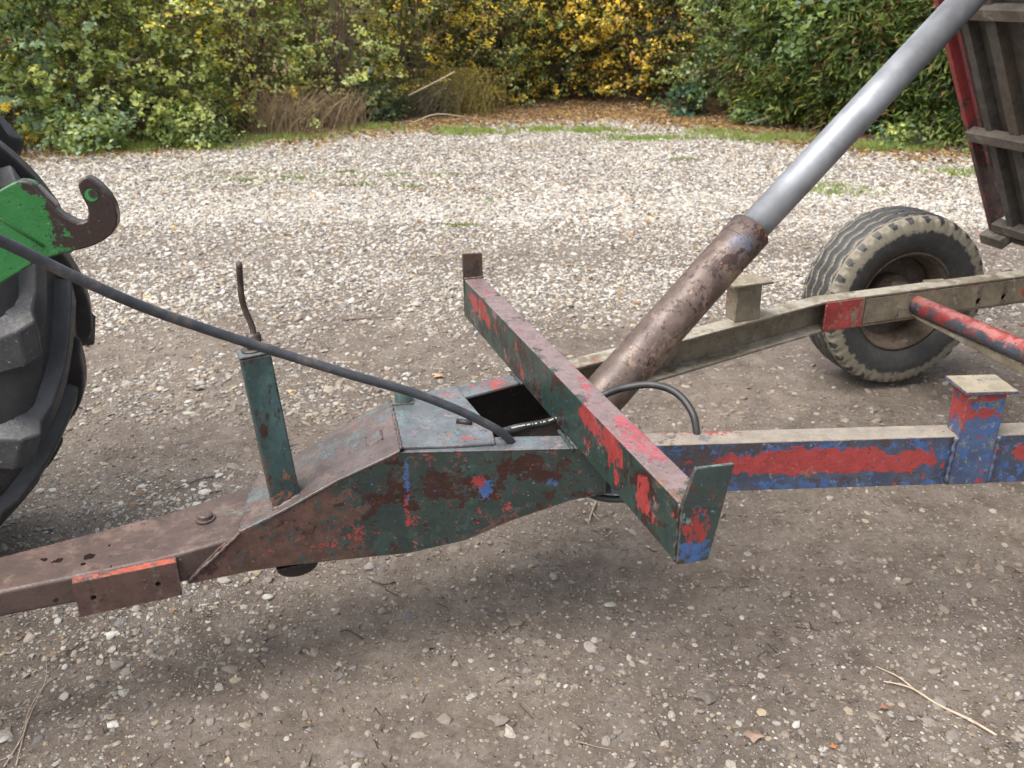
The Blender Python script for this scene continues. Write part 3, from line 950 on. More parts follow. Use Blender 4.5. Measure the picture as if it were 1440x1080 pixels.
# half round stop under the drawbar and small lugs under the frame
p = onv(406, 812, N1, N2) + Vector((.01, .05, 0))
pts = [p + av.to_3d() * (math.cos(a) * .050) + Vector((0, 0, math.sin(a) * .032 - .002)) for a in np.linspace(math.pi, 2 * math.pi, 13)]
T_(MB().prism(pts, Vector((-av.y, av.x, 0)) * .045).build('half_round_stop', M_dark, bevel=.002))
for u_, v_, hh in ((700, 742, .034), (750, 722, .03)):
    p = onv(u_, v_ - 6, N2, N3) + Vector((0, .055, 0))
    T_(MB().prism([p + Vector((-.010, 0, .02)), p + Vector((.012, 0, .02)), p + Vector((.003, 0, -hh)), p + Vector((-.006, 0, -hh * .8))], (0, .012, 0)).build('cable_lug', M_dark))
# brackets standing on the rails
M_brk = paint('near bracket paint', (.055, .085, .16, 1), [
    dict(col=(.14, .15, .13, 1), s=16, t=.60, w=.05, spots=[((1.10, 1.90, .70), (.06, .1, .035), .16)]),
    dict(col=BLUE, s=24, t=.6, w=.03, spots=[((1.13, 1.90, .66), (.05, .1, .04), .2)]),
    dict(col=RED, s=24, t=.68, w=.02, rag=1.3, spots=[((1.10, 1.90, .682), (.06, .1, .018), .46), ((1.06, 1.90, .69), (.016, .1, .06), .42), ((1.10, 1.90, .725), (.07, .1, .012), .40), ((1.17, 1.90, .57), (.008, .1, .05), .4)]),
    dict(col=MUD, s=18, t=.62, w=.06, up=.32, r=.85)], rough=.5)
M_brk2 = paint('far bracket mud', KHAKI, [dict(col=(.10, .09, .06, 1), s=22, t=.58, w=.08), dict(col=RED, s=18, t=.72, w=.03, spots=[((.70, 2.76, .68), (.012, .1, .05), .2)]), dict(col=MUD, s=20, t=.6, w=.1, up=.2)], rough=.7)
def bracket(c, ang, m, down, wd=.10, top=(.125, .10), zt=.740):
    d = Vector((math.cos(ang), math.sin(ang), 0)); nn = Vector((-d.y, d.x, 0))
    b = MB()
    base = P3(c, 0)
    b.prism([base - d * wd / 2 - nn * .007 + Vector((0, 0, down)), base + d * wd / 2 - nn * .007 + Vector((0, 0, down)), base + d * (wd / 2 - .004) - nn * .007 + Vector((0, 0, zt)), base - d * (wd / 2 - .004) - nn * .007 + Vector((0, 0, zt))], nn * .006)
    for s_ in (-1, 1):
        b.prism([base + d * s_ * (wd / 2 - .006) - nn * .001 + Vector((0, 0, ZT + .001)), base + d * s_ * (wd / 2 - .006) + nn * .055 + Vector((0, 0, ZT + .001)), base + d * s_ * (wd / 2 - .010) + nn * .07 + Vector((0, 0, zt)), base + d * s_ * (wd / 2 - .010) - nn * .001 + Vector((0, 0, zt))], d * -s_ * .006)
    o = T_(b.build('rail_bracket', m, bevel=.0015))
    q = MB().prism([base - d * top[0] / 2 - nn * .022 + Vector((0, 0, zt + .0005)), base + d * top[0] / 2 - nn * .022 + Vector((0, 0, zt + .0005)), base + d * top[0] / 2 + nn * (top[1] - .022) + Vector((0, 0, zt + .0005)), base - d * top[0] / 2 + nn * (top[1] - .022) + Vector((0, 0, zt + .0005))], (0, 0, .008))
    q = q.build('bracket_cap', m, bevel=.0015)
    q.parent = o
    return o
bracket((1.110, 1.8895), math.radians(3.5), M_brk, .494)
bc = lerp(G[2], G[3], .47)
bracket((bc[0] - .02, bc[1] + .013), math.radians(22), M_brk2, .621, wd=.095, top=(.15, .10))
weld((1.056, 1.8785, ZT + .003), (1.056, 1.8785, .50), .0045, m=M_brk)
weld((1.162, 1.885, ZT + .003), (1.162, 1.885, .50), .0045, m=M_brk)
wq = onz(1163, 436, .56)
weld(P3(gpt(-.006, .007), .516), P3(gpt(-.006, .007), .612), .004, m=M_fish)
# cross tube between the rails
ta = onz(1281, 425, .566)
tb = ta - E2 * 1.35
M_tube = paint('cross tube paint', (.055, .075, .10, 1), [
    dict(col=(.09, .07, .06, 1), s=12, t=.54, w=.06),
    dict(col=RED, s=14, t=.53, w=.05, up=.25), dict(col=(.40, .15, .13, 1), s=12, t=.60, w=.10, up=.2), dict(col=BLUE, s=22, t=.66, w=.03),
    dict(col=MUD, s=15, t=.66, w=.08, up=.06, spots=[(ta, .10, .22)])], rough=.45, wear=0)
T_(MB().tube([ta + E2 * .01, ta.lerp(tb, .5), tb], .033, 28).build('cross_tube', M_tube, smooth=True))
T_(MB().tube([ta - E2 * .0015, ta - E2 * .008, ta - E2 * .010], [.043, .040, .034], 24).build('weld_seam', M_far, smooth=True))
# thin flat under the tube
T_(MB().bar(ta + Vector((0, 0, -.036)) - E2 * .02, tb + Vector((0, 0, -.036)), E1 * .03, (0, 0, .006)).build('flat_strap', M_far))

# hydraulic ram
R0, R1 = ond(826, 582, 2.40), ond(1056, 323, 2.50)
R2 = ond(1372, -14, 2.585)
rd = (R1 - R0).normalized()
M_bar = paint('ram barrel rust and sheen', (.120, .082, .066, 1), [
    dict(col=(.19, .135, .105, 1), s=9, t=.52, w=.22, spots=[(R0.lerp(R1, .75) + Vector((.03, -.04, -.02)), .16, .10)]),
    dict(col=(.27, .185, .13, 1), s=10, t=.60, w=.11, rag=.7, op=.9, spots=[(R0.lerp(R1, t) + Vector((.045, -.045, -.03)), .05, wt) for t, wt in ((.1, .14), (.3, .16), (.45, .10), (.6, .16), (.78, .18))]),
    dict(col=(.12, .15, .23, 1), s=9, t=.66, w=.18, op=.6, rag=.3, spots=[(R0.lerp(R1, .93) + Vector((-.02, -.045, .035)), .07, .26), (R0.lerp(R1, .78) + Vector((-.035, -.045, .03)), .05, .16)]),  # bluish sky sheen on the upper left, painted into the colour
    dict(col=(.05, .026, .020, 1), s=16, t=.62, w=.05, spots=[(R0.lerp(R1, .98), .08, .12)]),
    dict(col=(.40, .12, .06, 1), s=26, t=.76, w=.04, spots=[(R1 + Vector((.03, -.05, 0)), .06, .16)]),
], rough=.36, metal=.15, wear=0)
ram = empty('hydraulic_ram', R0)
keep(ram, trailer)
def ramp_(o):
    o.parent = ram
    o.matrix_parent_inverse = Matrix.Translation(R0).inverted()
    return o
ends = [R0 - rd * .05, R0, R0 + rd * .01, R1 - rd * .07, R1 - rd * .068, R1 - rd * .004, R1, R1 + rd * .0005]
ramp_(MB().tube([R0 - rd * .06, R1 - rd * .060, R1 - rd * .0585, R1 - rd * .003, R1, R1 + rd * .0002], [.0615, .0595, .0610, .0610, .0595, .047], 48).build('barrel', M_bar, smooth=False, bevel=.001))
T = NT('polished ram rod')
st_ = T.noise(7, 4, .6, (0, 0, 0))
T.l.new(T.mix(T.rng(st_, .35, .65), (.31, .325, .345, 1), (.22, .225, .24, 1)), T.b.inputs['Base Color'])
T.b.inputs['Metallic'].default_value = .55
T.l.new(T.rng(T.noise(40, 4, .6), .3, .7, .40, .52), T.b.inputs['Roughness'])
M_chrome = T.m
ramp_(MB().tube([R1 - rd * .05, R1.lerp(R2, .5), R2], .0455, 48).build('rod', M_chrome, smooth=True))
ramp_(MB().tube([R0 - rd * .04 - E2 * .12, R0 - rd * .04 + E2 * .12], .024, 18).build('pivot_pin', M_dark, smooth=True))
pe = R2 + rd * .03
ramp_(MB().tube([pe - E2 * .07, pe + E2 * .07], .036, 20).build('rod_eye', M_stop2, smooth=True))

# hoses on the trailer
T = NT('hose rubber')
T.l.new(T.ramp(T.noise(18, 5, .7), [(.35, (.014, .014, .015, 1)), (.6, (.035, .035, .036, 1)), (.75, (.10, .085, .06, 1))]), T.b.inputs['Base Color'])
T.b.inputs['Roughness'].default_value = .5
T.l.new(T.bump(T.noise(300, 2), .25, .001), T.b.inputs['Normal'])
M_hose = T.m
loop = [ond(700, 609, 2.10), ond(730, 601, 2.13), ond(775, 592, 2.18), ond(820, 570, 2.24), ond(850, 555, 2.26), ond(880, 545, 2.24), ond(915, 541, 2.22), ond(945, 549, 2.19), ond(966, 568, 2.16), ond(978, 596, 2.14), ond(975, 640, 2.15), ond(930, 690, 2.16), ond(870, 702, 2.17), ond(825, 692, 2.2), ond(800, 660, 2.25)]
lo = T_(MB().tube(spline(loop, 8), .0092, 12).build('ram_hose', M_hose, smooth=True))
# white print along the hose, small letters between the plate and the beam
M_white = NT('white print'); M_white.b.inputs['Base Color'].default_value = (.6, .6, .58, 1); M_white = M_white.m
sp_ = spline(loop, 8)
mb = MB()
cpos = Vector((0, 0, CH))
for i in range(5, 24):
    a, b = sp_[i], sp_[min(i + 1, len(sp_) - 1)]
    d = (b - a).normalized()
    vw = (cpos - a).normalized()
    nr = (Vector((-.15, -.75, .65)) - d * Vector((-.15, -.75, .65)).dot(d)).normalized()
    s_ = d.cross(nr)
    for kk in range(3):
        if random.random() < .18:
            continue
        q = a.lerp(b, kk / 3) + nr * .0093
        wdt = (b - a).length / 3 * .5
        mb.prism([q - s_ * .0018, q + d * wdt - s_ * .0018, q + d * wdt + s_ * .0018, q + s_ * .0018], nr * .0003)
ho2 = mb.build('hose_print', M_white)
ho2.parent = lo

# ---- wheels
WR, WW = .38, .25
def tyre_mesh():
    prof = []       # (w across, r, kind): from inner bead out over tread to the other bead
    half = WW / 2
    side = [(-.72, .215), (-.90, .235), (-1.00, .27), (-1.03, .30), (-1.00, .335), (-.95, .356)]
    nt_ = 44
    tread = [(-.93 + 1.86 * i / nt_, None) for i in range(nt_ + 1)]
    pf = side + tread + [(-a, b) for a, b in reversed(side)]
    nth = 420
    W = np.array([p_[0] for p_ in pf])
    th = np.linspace(0, 2 * np.pi, nth, endpoint=False)
    TH, WG = np.meshgrid(th, W)
    R = np.zeros_like(TH); D = np.zeros_like(TH)
    for i, (wv, r) in enumerate(pf):
        if r is not None:
            R[i] = r
    tm = np.array([p_[1] is None for p_ in pf])
    crown = WR - .020 * np.abs(WG) ** 4 - .002
    zig = .055 * (2 * np.abs(((TH * 27 / (2 * np.pi)) % 1) - .5) - .5) * 2
    dep = np.zeros_like(TH)
    for gpos in (-.58, -.20, .20, .58):
        d_ = np.abs(WG - gpos - zig)
        dep = np.maximum(dep, np.clip((.062 - d_) / .022, 0, 1))
    # shoulder lugs with pockets
    ph = (TH * 27 / np.pi / 1) % 1
    ph = (TH * 30 / (2 * np.pi) + .25) % 1
    sh = (np.abs(WG) > .80) & (np.abs(ph - .5) > .33)
    dep = np.maximum(dep, np.where(sh, np.clip((np.abs(WG) - .80) / .05, 0, 1) * .9, 0))
    R[tm] = (crown - dep * .010)[tm]
    D[tm] = dep[tm]
    # lug roots running down the upper sidewall
    for i, (wv, r) in enumerate(pf):
        if r is not None and r > .33:
            q = np.where(np.abs(ph[i] - .5) > .33, 1.0, 0.0)
            R[i] = r - q * .006
            D[i] = .55 + .45 * q
        elif r is not None and r > .29:
            D[i] = .12
    D = np.where(tm[:, None] & (np.abs(WG) > .68), .95, D)
    pk = (np.abs(ph - .5) < .21)
    D = np.where(tm[:, None] & pk & (np.abs(WG) > .76), .22, D)
    R = np.where(tm[:, None] & pk & (np.abs(WG) > .80) & (np.abs(WG) < .88), R - .004, R)
    D = np.where((~tm)[:, None] & (R > .318), .85, D)
    D = np.where((~tm)[:, None] & (np.abs(ph - .5) < .17) & (R > .338), .22, D)
    mudf = np.clip(D, 0, 1)
    X_ = WG * half; Yc = R * np.cos(TH); Zc = R * np.sin(TH)
    co = np.stack([Yc.ravel(), X_.ravel(), Zc.ravel()], 1)
    m_ = len(W)
    i0 = (np.arange(m_ - 1)[:, None] * nth + np.arange(nth)[None])
    i1 = (np.arange(m_ - 1)[:, None] * nth + (np.arange(nth)[None] + 1) % nth)
    f = np.stack([i0.ravel(), i1.ravel(), (i1 + nth).ravel(), (i0 + nth).ravel()], 1)
    me = np_mesh('tyre', co, f)
    a = me.attributes.new('mud', 'FLOAT', 'POINT')
    a.data.foreach_set('value', mudf.ravel().astype(np.float32))
    me.shade_smooth()
    return me
T = NT('tyre rubber')
mu = T.attr('mud').outputs['Fac']
nz = T.noise(38, 5, .7)
rub = T.ramp(nz, [(.3, (.026, .026, .026, 1)), (.6, (.045, .044, .043, 1)), (.8, (.09, .08, .065, 1))])
mm = T.rng(T.math('ADD', mu, T.math('MULTIPLY', T.math('SUBTRACT', nz, .5), 1.5)), .34, .58)
T.l.new(T.mix(mm, rub, T.mix(T.noise(60, 3), (.26, .235, .18, 1), (.14, .125, .095, 1))), T.b.inputs['Base Color'])
T.l.new(T.rng(mm, 0, 1, .55, .95), T.b.inputs['Roughness'])
T.l.new(T.bump(nz, .3, .003), T.b.inputs['Normal'])
M_tyre = T.m
M_rim = paint('muddy rim', (.12, .09, .065, 1), [dict(col=(.08, .05, .035, 1), s=14, t=.56, w=.08), dict(col=(.30, .25, .18, 1), s=16, t=.60, w=.08), dict(col=RUST, s=40, t=.6, w=.05)], rough=.8, bumpd=.004, wear=0)
def lathe(prof, n=64):
    mb = MB()
    return mb.loft([[Vector((r * math.cos(2 * math.pi * k / n), yv, r * math.sin(2 * math.pi * k / n))) for k in range(n)] for yv, r in prof], cap=False)
wheel = empty('wheel', (0, 0, 0))
keep(wheel, trailer)
ty = link('tyre', tyre_mesh(), M_tyre, wheel)
# rim: near (inner) side is -y; dish lies towards the outside
rim = lathe([(-.100, .212), (-.100, .222), (-.088, .214), (-.080, .200), (-.05, .196), (-.03, .180), (.03, .180), (.045, .196), (.088, .2), (.1, .222)])
rim.loft([[Vector((r * math.cos(2 * math.pi * k / 64), yv, r * math.sin(2 * math.pi * k / 64))) for k in range(64)] for yv, r in ((.022, .180), (.028, .178), (.040, .165), (.060, .135), (.060, .09), (.045, .0))], cap=False)
rimo = rim.build('rim', M_rim, wheel, smooth=True)
hub = lathe([(-.155, .0), (-.155, .045), (-.10, .050), (-.08, .075), (-.02, .078), (-.015, .095), (.01, .095), (.058, .09)], 40)
hubo = hub.build('hub', M_rim, wheel, smooth=True)
WROT = math.radians(13)
wheel.rotation_euler = (0, 0, WROT)
wn_ = Vector((-math.sin(WROT), math.cos(WROT), 0))
wc = Vector((1.684, 3.594, WR - .006)) + wn_ * (WW / 2 - .01)
wheel.location = wc
wheel.matrix_parent_inverse = Matrix.Translation(trailer.location).inverted()
ax0 = wc - wn_ * .12
T_(MB().bar(ax0, ax0 - wn_ * 1.75, Vector((math.cos(WROT), math.sin(WROT), 0)) * .06, (0, 0, .06)).build('axle', M_far, bevel=.004))
w2 = wheel.copy(); COL.objects.link(w2)
for ch in (ty, rimo, hubo):
    q = ch.copy(); COL.objects.link(q); q.parent = w2
w2.location = wc - wn_ * 2.0
w2.rotation_euler = (0, 0, WROT + math.pi)
for s_ in (.16, 1.62):
    p = ax0 - wn_ * s_
    T_(MB().bar(p + Vector((0, 0, .02)), p + Vector((0, 0, .145)), Vector((.09, .02, 0)), Vector((-.02, .09, 0))).build('axle_mount', M_far, bevel=.003))

# ---- tipping body, floor raised by the ram, seen from underneath
tE = 3.06
e_lo, e_hi = ont(1399, 318, tE), ont(1336, 50, tE)
fd = (e_hi - e_lo).normalized()                     # up the floor
fn = fd.cross(E2).normalized()                      # which way the underside looks
if fn.dot(Vector((0, 0, CH)) - e_lo) < 0 and fn.z < 0:
    pass
if fn.z > 0:
    fn = -fn
side = -E2                                          # across the body, towards the near side
BL = 2.05                                           # floor length shown above the hinge
BWID = 2.0
body = empty('tipping_body', e_lo)
keep(body, trailer)
def B_(o):
    o.parent = body
    o.matrix_parent_inverse = Matrix.Translation(e_lo).inverted()
    return o
def bpt(a, s, n):
    return e_lo + fd * a + side * s + fn * n
M_edge = paint('body edge paint', (.080, .045, .035, 1), [
    dict(col=(.16, .12, .09, 1), s=12, t=.56, w=.1),
    dict(col=RED, s=14, t=.64, w=.03, spots=[(e_hi, .25, .32), (e_lo.lerp(e_hi, .8), .22, .3), (e_lo.lerp(e_hi, .5), .12, .12)])], rough=.55)
M_floor = paint('body floor underside', (.085, .074, .062, 1), [dict(col=(.12, .085, .055, 1), s=5, t=.50, w=.15), dict(col=(.03, .028, .026, 1), s=9, t=.58, w=.1), dict(col=RUST, s=20, t=.64, w=.06)], rough=.75)
M_rib = paint('body rib', (.12, .10, .08, 1), [dict(col=(.20, .19, .15, 1), s=9, t=.54, w=.12), dict(col=RUST, s=20, t=.62, w=.06)], rough=.7)
B_(MB().bar(bpt(-.01, -.0, .0), bpt(BL, 0, 0), side * .024, fn * .050).build('edge_beam', M_edge, bevel=.003))
B_(MB().bar(bpt(-.01, BWID, .0), bpt(BL, BWID, 0), side * .024, fn * .050).build('edge_beam', M_edge, bevel=.003))
for s0, s1, g0 in ((.075, .34, 0), (.348, .66, 0), (.668, 1.0, 0), (1.008, 1.34, 0), (1.348, 1.66, 0), (1.668, 1.975, 0)):
    a0 = .10 if s0 < .1 else .02
    B_(MB().bar(bpt(.0 if s0 > .1 else .0, (s0 + s1) / 2, -.035), bpt(BL, (s0 + s1) / 2, -.035), side * (s1 - s0), fn * .012).build('floor_panel', M_floor, bevel=.002))
B_(MB().bar(bpt(.30, .048, -.035), bpt(BL, .048, -.035), side * .05, fn * .012).build('floor_panel', M_floor))
for s_ in (.115, .245, .46, .70, .95, 1.2, 1.45, 1.7, 1.88):
    B_(MB().bar(bpt(.02, s_, -.004), bpt(BL - .02, s_, -.004), side * (.05 if s_ > .2 else .035), fn * .05).build('rib', M_floor, bevel=.003))
for a_ in (.02, .50, 1.05, 1.55, 2.0):
    B_(MB().bar(bpt(a_, .022, .030 if a_ > .1 else .01), bpt(a_, BWID - .022, .030 if a_ > .1 else .01), fd * .045, fn * .05).build('cross_rib', M_rib, bevel=.003))
B_(MB().bar(bpt(-.035, -.03, .02), bpt(-.035, .09, .02), fd * .05, fn * .09).build('foot_bracket', M_rib, bevel=.003))
B_(MB().tube([bpt(-.045, .09, .0), bpt(-.045, BWID - .1, .0)], .016, 12).build('hinge_bar', M_rib, smooth=True))
# side wall of the body beyond the floor, facing away
B_(MB().prism([bpt(0, -.021, -.045), bpt(BL, -.021, -.045), bpt(BL, -.021, -.55), bpt(0, -.021, -.55)], side * -.006).build('side_panel', M_edge))
B_(MB().prism([bpt(BL, -.02, -.045), bpt(BL, BWID + .02, -.045), bpt(BL, BWID + .02, -.55), bpt(BL, -.02, -.55)], fd * .006).build('front_panel', M_edge))
print('BODY', e_lo, e_hi, fd, fn)

# ------------------------------------------------------------------ TRACTOR: rear tyre and lift arm that stand in view
tractor = empty('tractor', (-1.9, 2.3, 0))
tag(tractor, 'green tractor at the left edge, only lugged rear tyre and hooked lift arm showing', 'tractor')
def K_(o):
    return keep(o, tractor)
TRR, TRW = .84, .50
tc_s, tc_t = -1.655, 2.24
TA = math.radians(9)
t1 = Vector((math.cos(TA), math.sin(TA), 0)); t2 = Vector((-math.sin(TA), math.cos(TA), 0))
tw = empty('rear_wheel', (0, 0, 0))
twc = t1 * tc_s + t2 * (tc_t + TRW / 2) + Vector((0, 0, TRR - .03))
tw.parent = tractor
tw.matrix_parent_inverse = Matrix.Translation(tractor.location).inverted()
tw.location = twc
tw.rotation_euler = (0, 0, TA)
T = NT('tractor tyre rubber')
nz = T.noise(9, 6, .7)
fz = T.noise(70, 4, .7, (3, 3, 3))
c0 = T.ramp(nz, [(.3, (.018, .019, .021, 1)), (.5, (.029, .031, .036, 1)), (.75, (.055, .053, .050, 1))])
dd = T.rng(T.math('ADD', fz, T.math('MULTIPLY', T.noise(4, 3, .5, (9, 9, 1)), .5)), .92, 1.10)
T.l.new(T.mix(dd, c0, (.20, .17, .13, 1)), T.b.inputs['Base Color'])
T.l.new(T.rng(fz, .3, .7, .42, .62), T.b.inputs['Roughness'])
T.l.new(T.bump(T.math('ADD', nz, T.math('MULTIPLY', fz, .4)), .35, .006), T.b.inputs['Normal'])
M_tt = T.m
hwd = TRW / 2
cp = [(-.78, .50), (-.92, .53), (-1.0, .60), (-1.0, .67), (-.93, .735), (-.80, .770), (-.5, .785), (0, .79), (.5, .785), (.80, .770), (.93, .735), (1.0, .67), (1.0, .60), (.92, .53), (.78, .50)]
car = lathe([(a * hwd, r) for a, r in cp], 96)
rt = car.build('carcass', M_tt, tw, smooth=True)
def lug_mesh(sgn):
    """bar from the crown over the shoulder and down the wall, swept back"""
    st = []   # (w, carcass r, lug height, sweep angle, half width)
    for q in np.linspace(0, 1, 10):
        wv = -.04 + q * .90
        r0 = np.interp(wv, [0, .5, .8, .95], [.79, .785, .770, .735])
        st.append((wv, r0 - .012, .055, .42 * q ** 1.1, .040 + .018 * q))
    for q in np.linspace(.2, 1, 6):
        wv = np.interp(q, [0, .35, 1], [.86, .99, 1.015])
        rr = np.interp(q, [0, .35, 1], [.762, .715, .60])
        st.append((wv + .045 * (1 - q), rr, None, .42 + .14 * q, .060 + .004 * q))
    loops = []
    for i, (wv, r0, hgt, ang, hw_) in enumerate(st):
        if hgt is not None:
            topr, topw = r0 + hgt, wv
            botr, botw = r0 - .01, wv * .97
            ta = .78
        else:
            q = (i - 10) / 5
            topr = np.interp(q, [0, .2, 1], [.812, .775, .60])
            topw = np.interp(q, [0, .2, 1], [.985, 1.085, 1.03])
            botr = np.interp(q, [0, 1], [.735, .59]); botw = .93
            ta = .8
        lp = []
        for (rr, ww, f) in ((botr, botw, -1.15), (topr, topw, -ta), (topr, topw, ta), (botr, botw, 1.15)):
            aa = -(ang) + f * hw_ / .8
            lp.append(Vector((rr * math.cos(aa), ww * hwd * sgn, rr * math.sin(aa))))
        loops.append(lp)
    me = mesh(*(lambda b: (b.v, b.f))(MB().loft(loops)))
    me.materials.append(M_tt)
    me.shade_smooth()
    return me
lm = [lug_mesh(-1), lug_mesh(1)]
NL = 16
for k in range(NL):
    for j in (0, 1):
        o = bpy.data.objects.new('lug', lm[j])
        COL.objects.link(o)
        o.parent = tw
        o.rotation_euler = (0, -2 * math.pi * (k + .5 * j + .1) / NL, 0)
        b = o.modifiers.new('bevel', 'BEVEL'); b.width = .007; b.segments = 3; b.limit_method = 'ANGLE'; b.angle_limit = math.radians(35); b.harden_normals = True
trim = lathe([(-.19, .49), (-.20, .515), (-.185, .50), (-.17, .47), (-.05, .45), (.0, .30), (.02, .12), (.02, .0)], 64)
T = NT('yellow rim'); T.b.inputs['Base Color'].default_value = (.45, .36, .05, 1); T.b.inputs['Roughness'].default_value = .5
trim.build('rim', T.m, tw, smooth=True)
# rear axle housing, out of frame to the left
M_dg = paint('tractor cast', (.03, .035, .03, 1), [dict(col=(.02, .14, .03, 1), s=6, t=.55, w=.1)], rough=.5)
K_(MB().tube([twc - t2 * .12, twc - t2 * 1.2], [.11, .16], 20).build('axle_housing', M_dg, smooth=True))
# lift arm with open hook: outline measured, thickness its own
TL = 2.02
def armP(zx, zy):                                   # from the 3x enlargement whose corner is (0,120)
    u, v = zx / 3, 120 + zy / 3
    p = t2 * TL
    return onv(u, v, p, p + t1)
hook = [(118, 398), (150, 408), (172, 436), (200, 465), (228, 492), (246, 520), (280, 545), (318, 565), (352, 573), (374, 562), (380, 535), (376, 505), (362, 480), (345, 445), (335, 412), (350, 392), (372, 378), (405, 395), (440, 425), (470, 460), (492, 500), (503, 545), (500, 585), (478, 622), (440, 650), (400, 670), (350, 685), (285, 700), (205, 722), (140, 752), (60, 800), (0, 838), (-220, 960), (-420, 1060), (-420, 700), (-250, 620), (-90, 520), (0, 440), (50, 412), (90, 396)]
hk = [armP(*q) for q in hook]
TH_ = .034
M_arm = None
gpts = [armP(60, 500), armP(90, 580), armP(-20, 650), armP(95, 470), armP(100, 650), armP(10, 720), armP(-150, 720)]
M_arm = paint('lift arm', (.030, .018, .015, 1), [
    dict(col=(.055, .035, .028, 1), s=14, t=.56, w=.1),
    dict(col=(.022, .15, .035, 1), s=13, t=.80, w=.012, d=8, dark=.82, spots=[(g_, .055, .27) for g_ in gpts[:4] + gpts[5:6]] + [(armP(-200, 760), .28, .5)]),
    dict(col=(.010, .008, .007, 1), s=60, t=.72, w=.02, spots=[(armP(96, 484), .008, .5), (armP(148, 546), .007, .45)]),
    dict(col=(.30, .28, .27, 1), s=18, t=.80, w=.05, up=.24, r=.3)], rough=.36)
arm = MB().prism([p - t2 * TH_ / 2 for p in hk], t2 * TH_)
K_(arm.build('lift_arm', M_arm, bevel=.005, seg=3))
# hole near the hook tip showing green paint
pc = armP(395, 456) - t2 * (TH_ / 2 + .0012)
gm = NT('green paint'); gm.b.inputs['Base Color'].default_value = (.03, .20, .045, 1); gm.b.inputs['Roughness'].default_value = .4
hkk = MB().tube([pc + t2 * .0014, pc], .0135, 18)
K_(hkk.build('hook_hole', gm.m))
K_(MB().tube([pc + t1 * .004 + Vector((0, 0, .003)) - t2 * .0004, pc + t1 * .004 + Vector((0, 0, .003)) - t2 * .0010], .0095, 18).build('hook_hole', M_dark))
# raised cast rib on the arm and the latch on top
r0, r1 = armP(0, 545) - t2 * (TH_ / 2), armP(195, 670) - t2 * (TH_ / 2)
K_(MB().tube([armP(-300, 380) * .0 + r0 - (r1 - r0) * 1.2, r0, r1], .0035, 8).build('cast_rib', M_arm, smooth=True))
q0, q1, q2_ = armP(165, 436) , armP(205, 470), armP(250, 522)
K_(MB().bar(q0 + Vector((0, 0, .004)), q2_ + Vector((-.002, 0, .006)), t2 * .016, Vector((.5, 0, .8)).normalized() * .012).build('hook_latch', paint('latch', (.16, .14, .14, 1), [dict(col=DKRUST, s=40, t=.56, w=.1)], rough=.35), bevel=.002))

# ------------------------------------------------------------------ long hose from the tractor to the frame
hpts = [(-330, 205, 1.12), (-160, 272, 1.24), (0, 338, 1.42), (100, 387, 1.52), (200, 431, 1.62), (290, 463, 1.71), (386, 494, 1.795), (500, 529, 1.88), (580, 552, 1.95), (640, 575, 2.0), (680, 594, 2.04), (706, 609, 2.07), (725, 628, 2.12)]
hose = MB().tube(spline([ond(*q) for q in hpts], 10), .0101, 16).build('hydraulic_hose', None)
T = NT('dusty hose')
T.l.new(T.ramp(T.noise(22, 5, .7, (1, 1, 1)), [(.35, (.026, .030, .036, 1)), (.55, (.048, .052, .060, 1)), (.72, (.13, .105, .075, 1))]), T.b.inputs['Base Color'])
T.b.inputs['Roughness'].default_value = .52
T.l.new(T.bump(T.noise(400, 2), .3, .0008), T.b.inputs['Normal'])
hose.data.materials.append(T.m)
hose.data.shade_smooth()
tag(hose, 'long black hydraulic hose sloping from the tractor into the trailer frame', 'hose')

# ------------------------------------------------------------------ vegetation
def leaf_mat(name, trans=.55, rough=.55):
    T = NT(name)
    c = T.attr('col').outputs['Color']
    T.l.new(c, T.b.inputs['Base Color'])
    T.b.inputs['Roughness'].default_value = rough
    T.b.inputs['Specular IOR Level'].default_value = .35
    tr = T.n.new('ShaderNodeBsdfTranslucent')
    T.l.new(T.mix(1.0, c, (1.3, 1.2, .7, 1), 'MULTIPLY'), tr.inputs[0])
    mx = T.n.new('ShaderNodeMixShader')
    mx.inputs[0].default_value = trans
    out = T.n['Material Output']
    T.l.new(T.b.outputs[0], mx.inputs[1]); T.l.new(tr.outputs[0], mx.inputs[2]); T.l.new(mx.outputs[0], out.inputs[0])
    return T.m
LM = leaf_mat('leaves')
def leaf_mesh(name, c, nrm, ln, wd, cols, fold=.25, updir=None):
    """folded diamond leaves: 2 quads (4 tris) each"""
    n = len(c)
    nrm = nrm / (np.linalg.norm(nrm, axis=1, keepdims=True) + 1e-9)
    r = rng.normal(size=(n, 3)) if updir is None else updir
    d = r - nrm * (r * nrm).sum(1, keepdims=True)
    d /= (np.linalg.norm(d, axis=1, keepdims=True) + 1e-9)
    s = np.cross(nrm, d)
    ln = ln[:, None]; wd = wd[:, None]
    v = np.stack([c - d * ln * .5, c + s * wd * .5 + nrm * wd * fold + d * ln * .08, c + d * ln * .5, c - s * wd * .5 + nrm * wd * fold + d * ln * .08], 1)
    co = v.reshape(-1, 3)
    b = np.arange(n) * 4
    f = np.concatenate([np.stack([b, b + 1, b + 2], 1), np.stack([b, b + 2, b + 3], 1)], 0)
    me = np_mesh(name, co, f)
    a = me.attributes.new('col', 'FLOAT_COLOR', 'POINT')
    cc = np.concatenate([cols, np.ones((n, 1))], 1).repeat(4, axis=0)
    a.data.foreach_set('color', cc.astype(np.float32).ravel())
    return me
BARK = NT('bark'); BARK.l.new(BARK.ramp(BARK.noise(20, 5, .7), [(.3, (.05, .035, .028, 1)), (.7, (.16, .12, .095, 1))]), BARK.b.inputs['Base Color']); BARK.b.inputs['Roughness'].default_value = .9; BARK = BARK.m
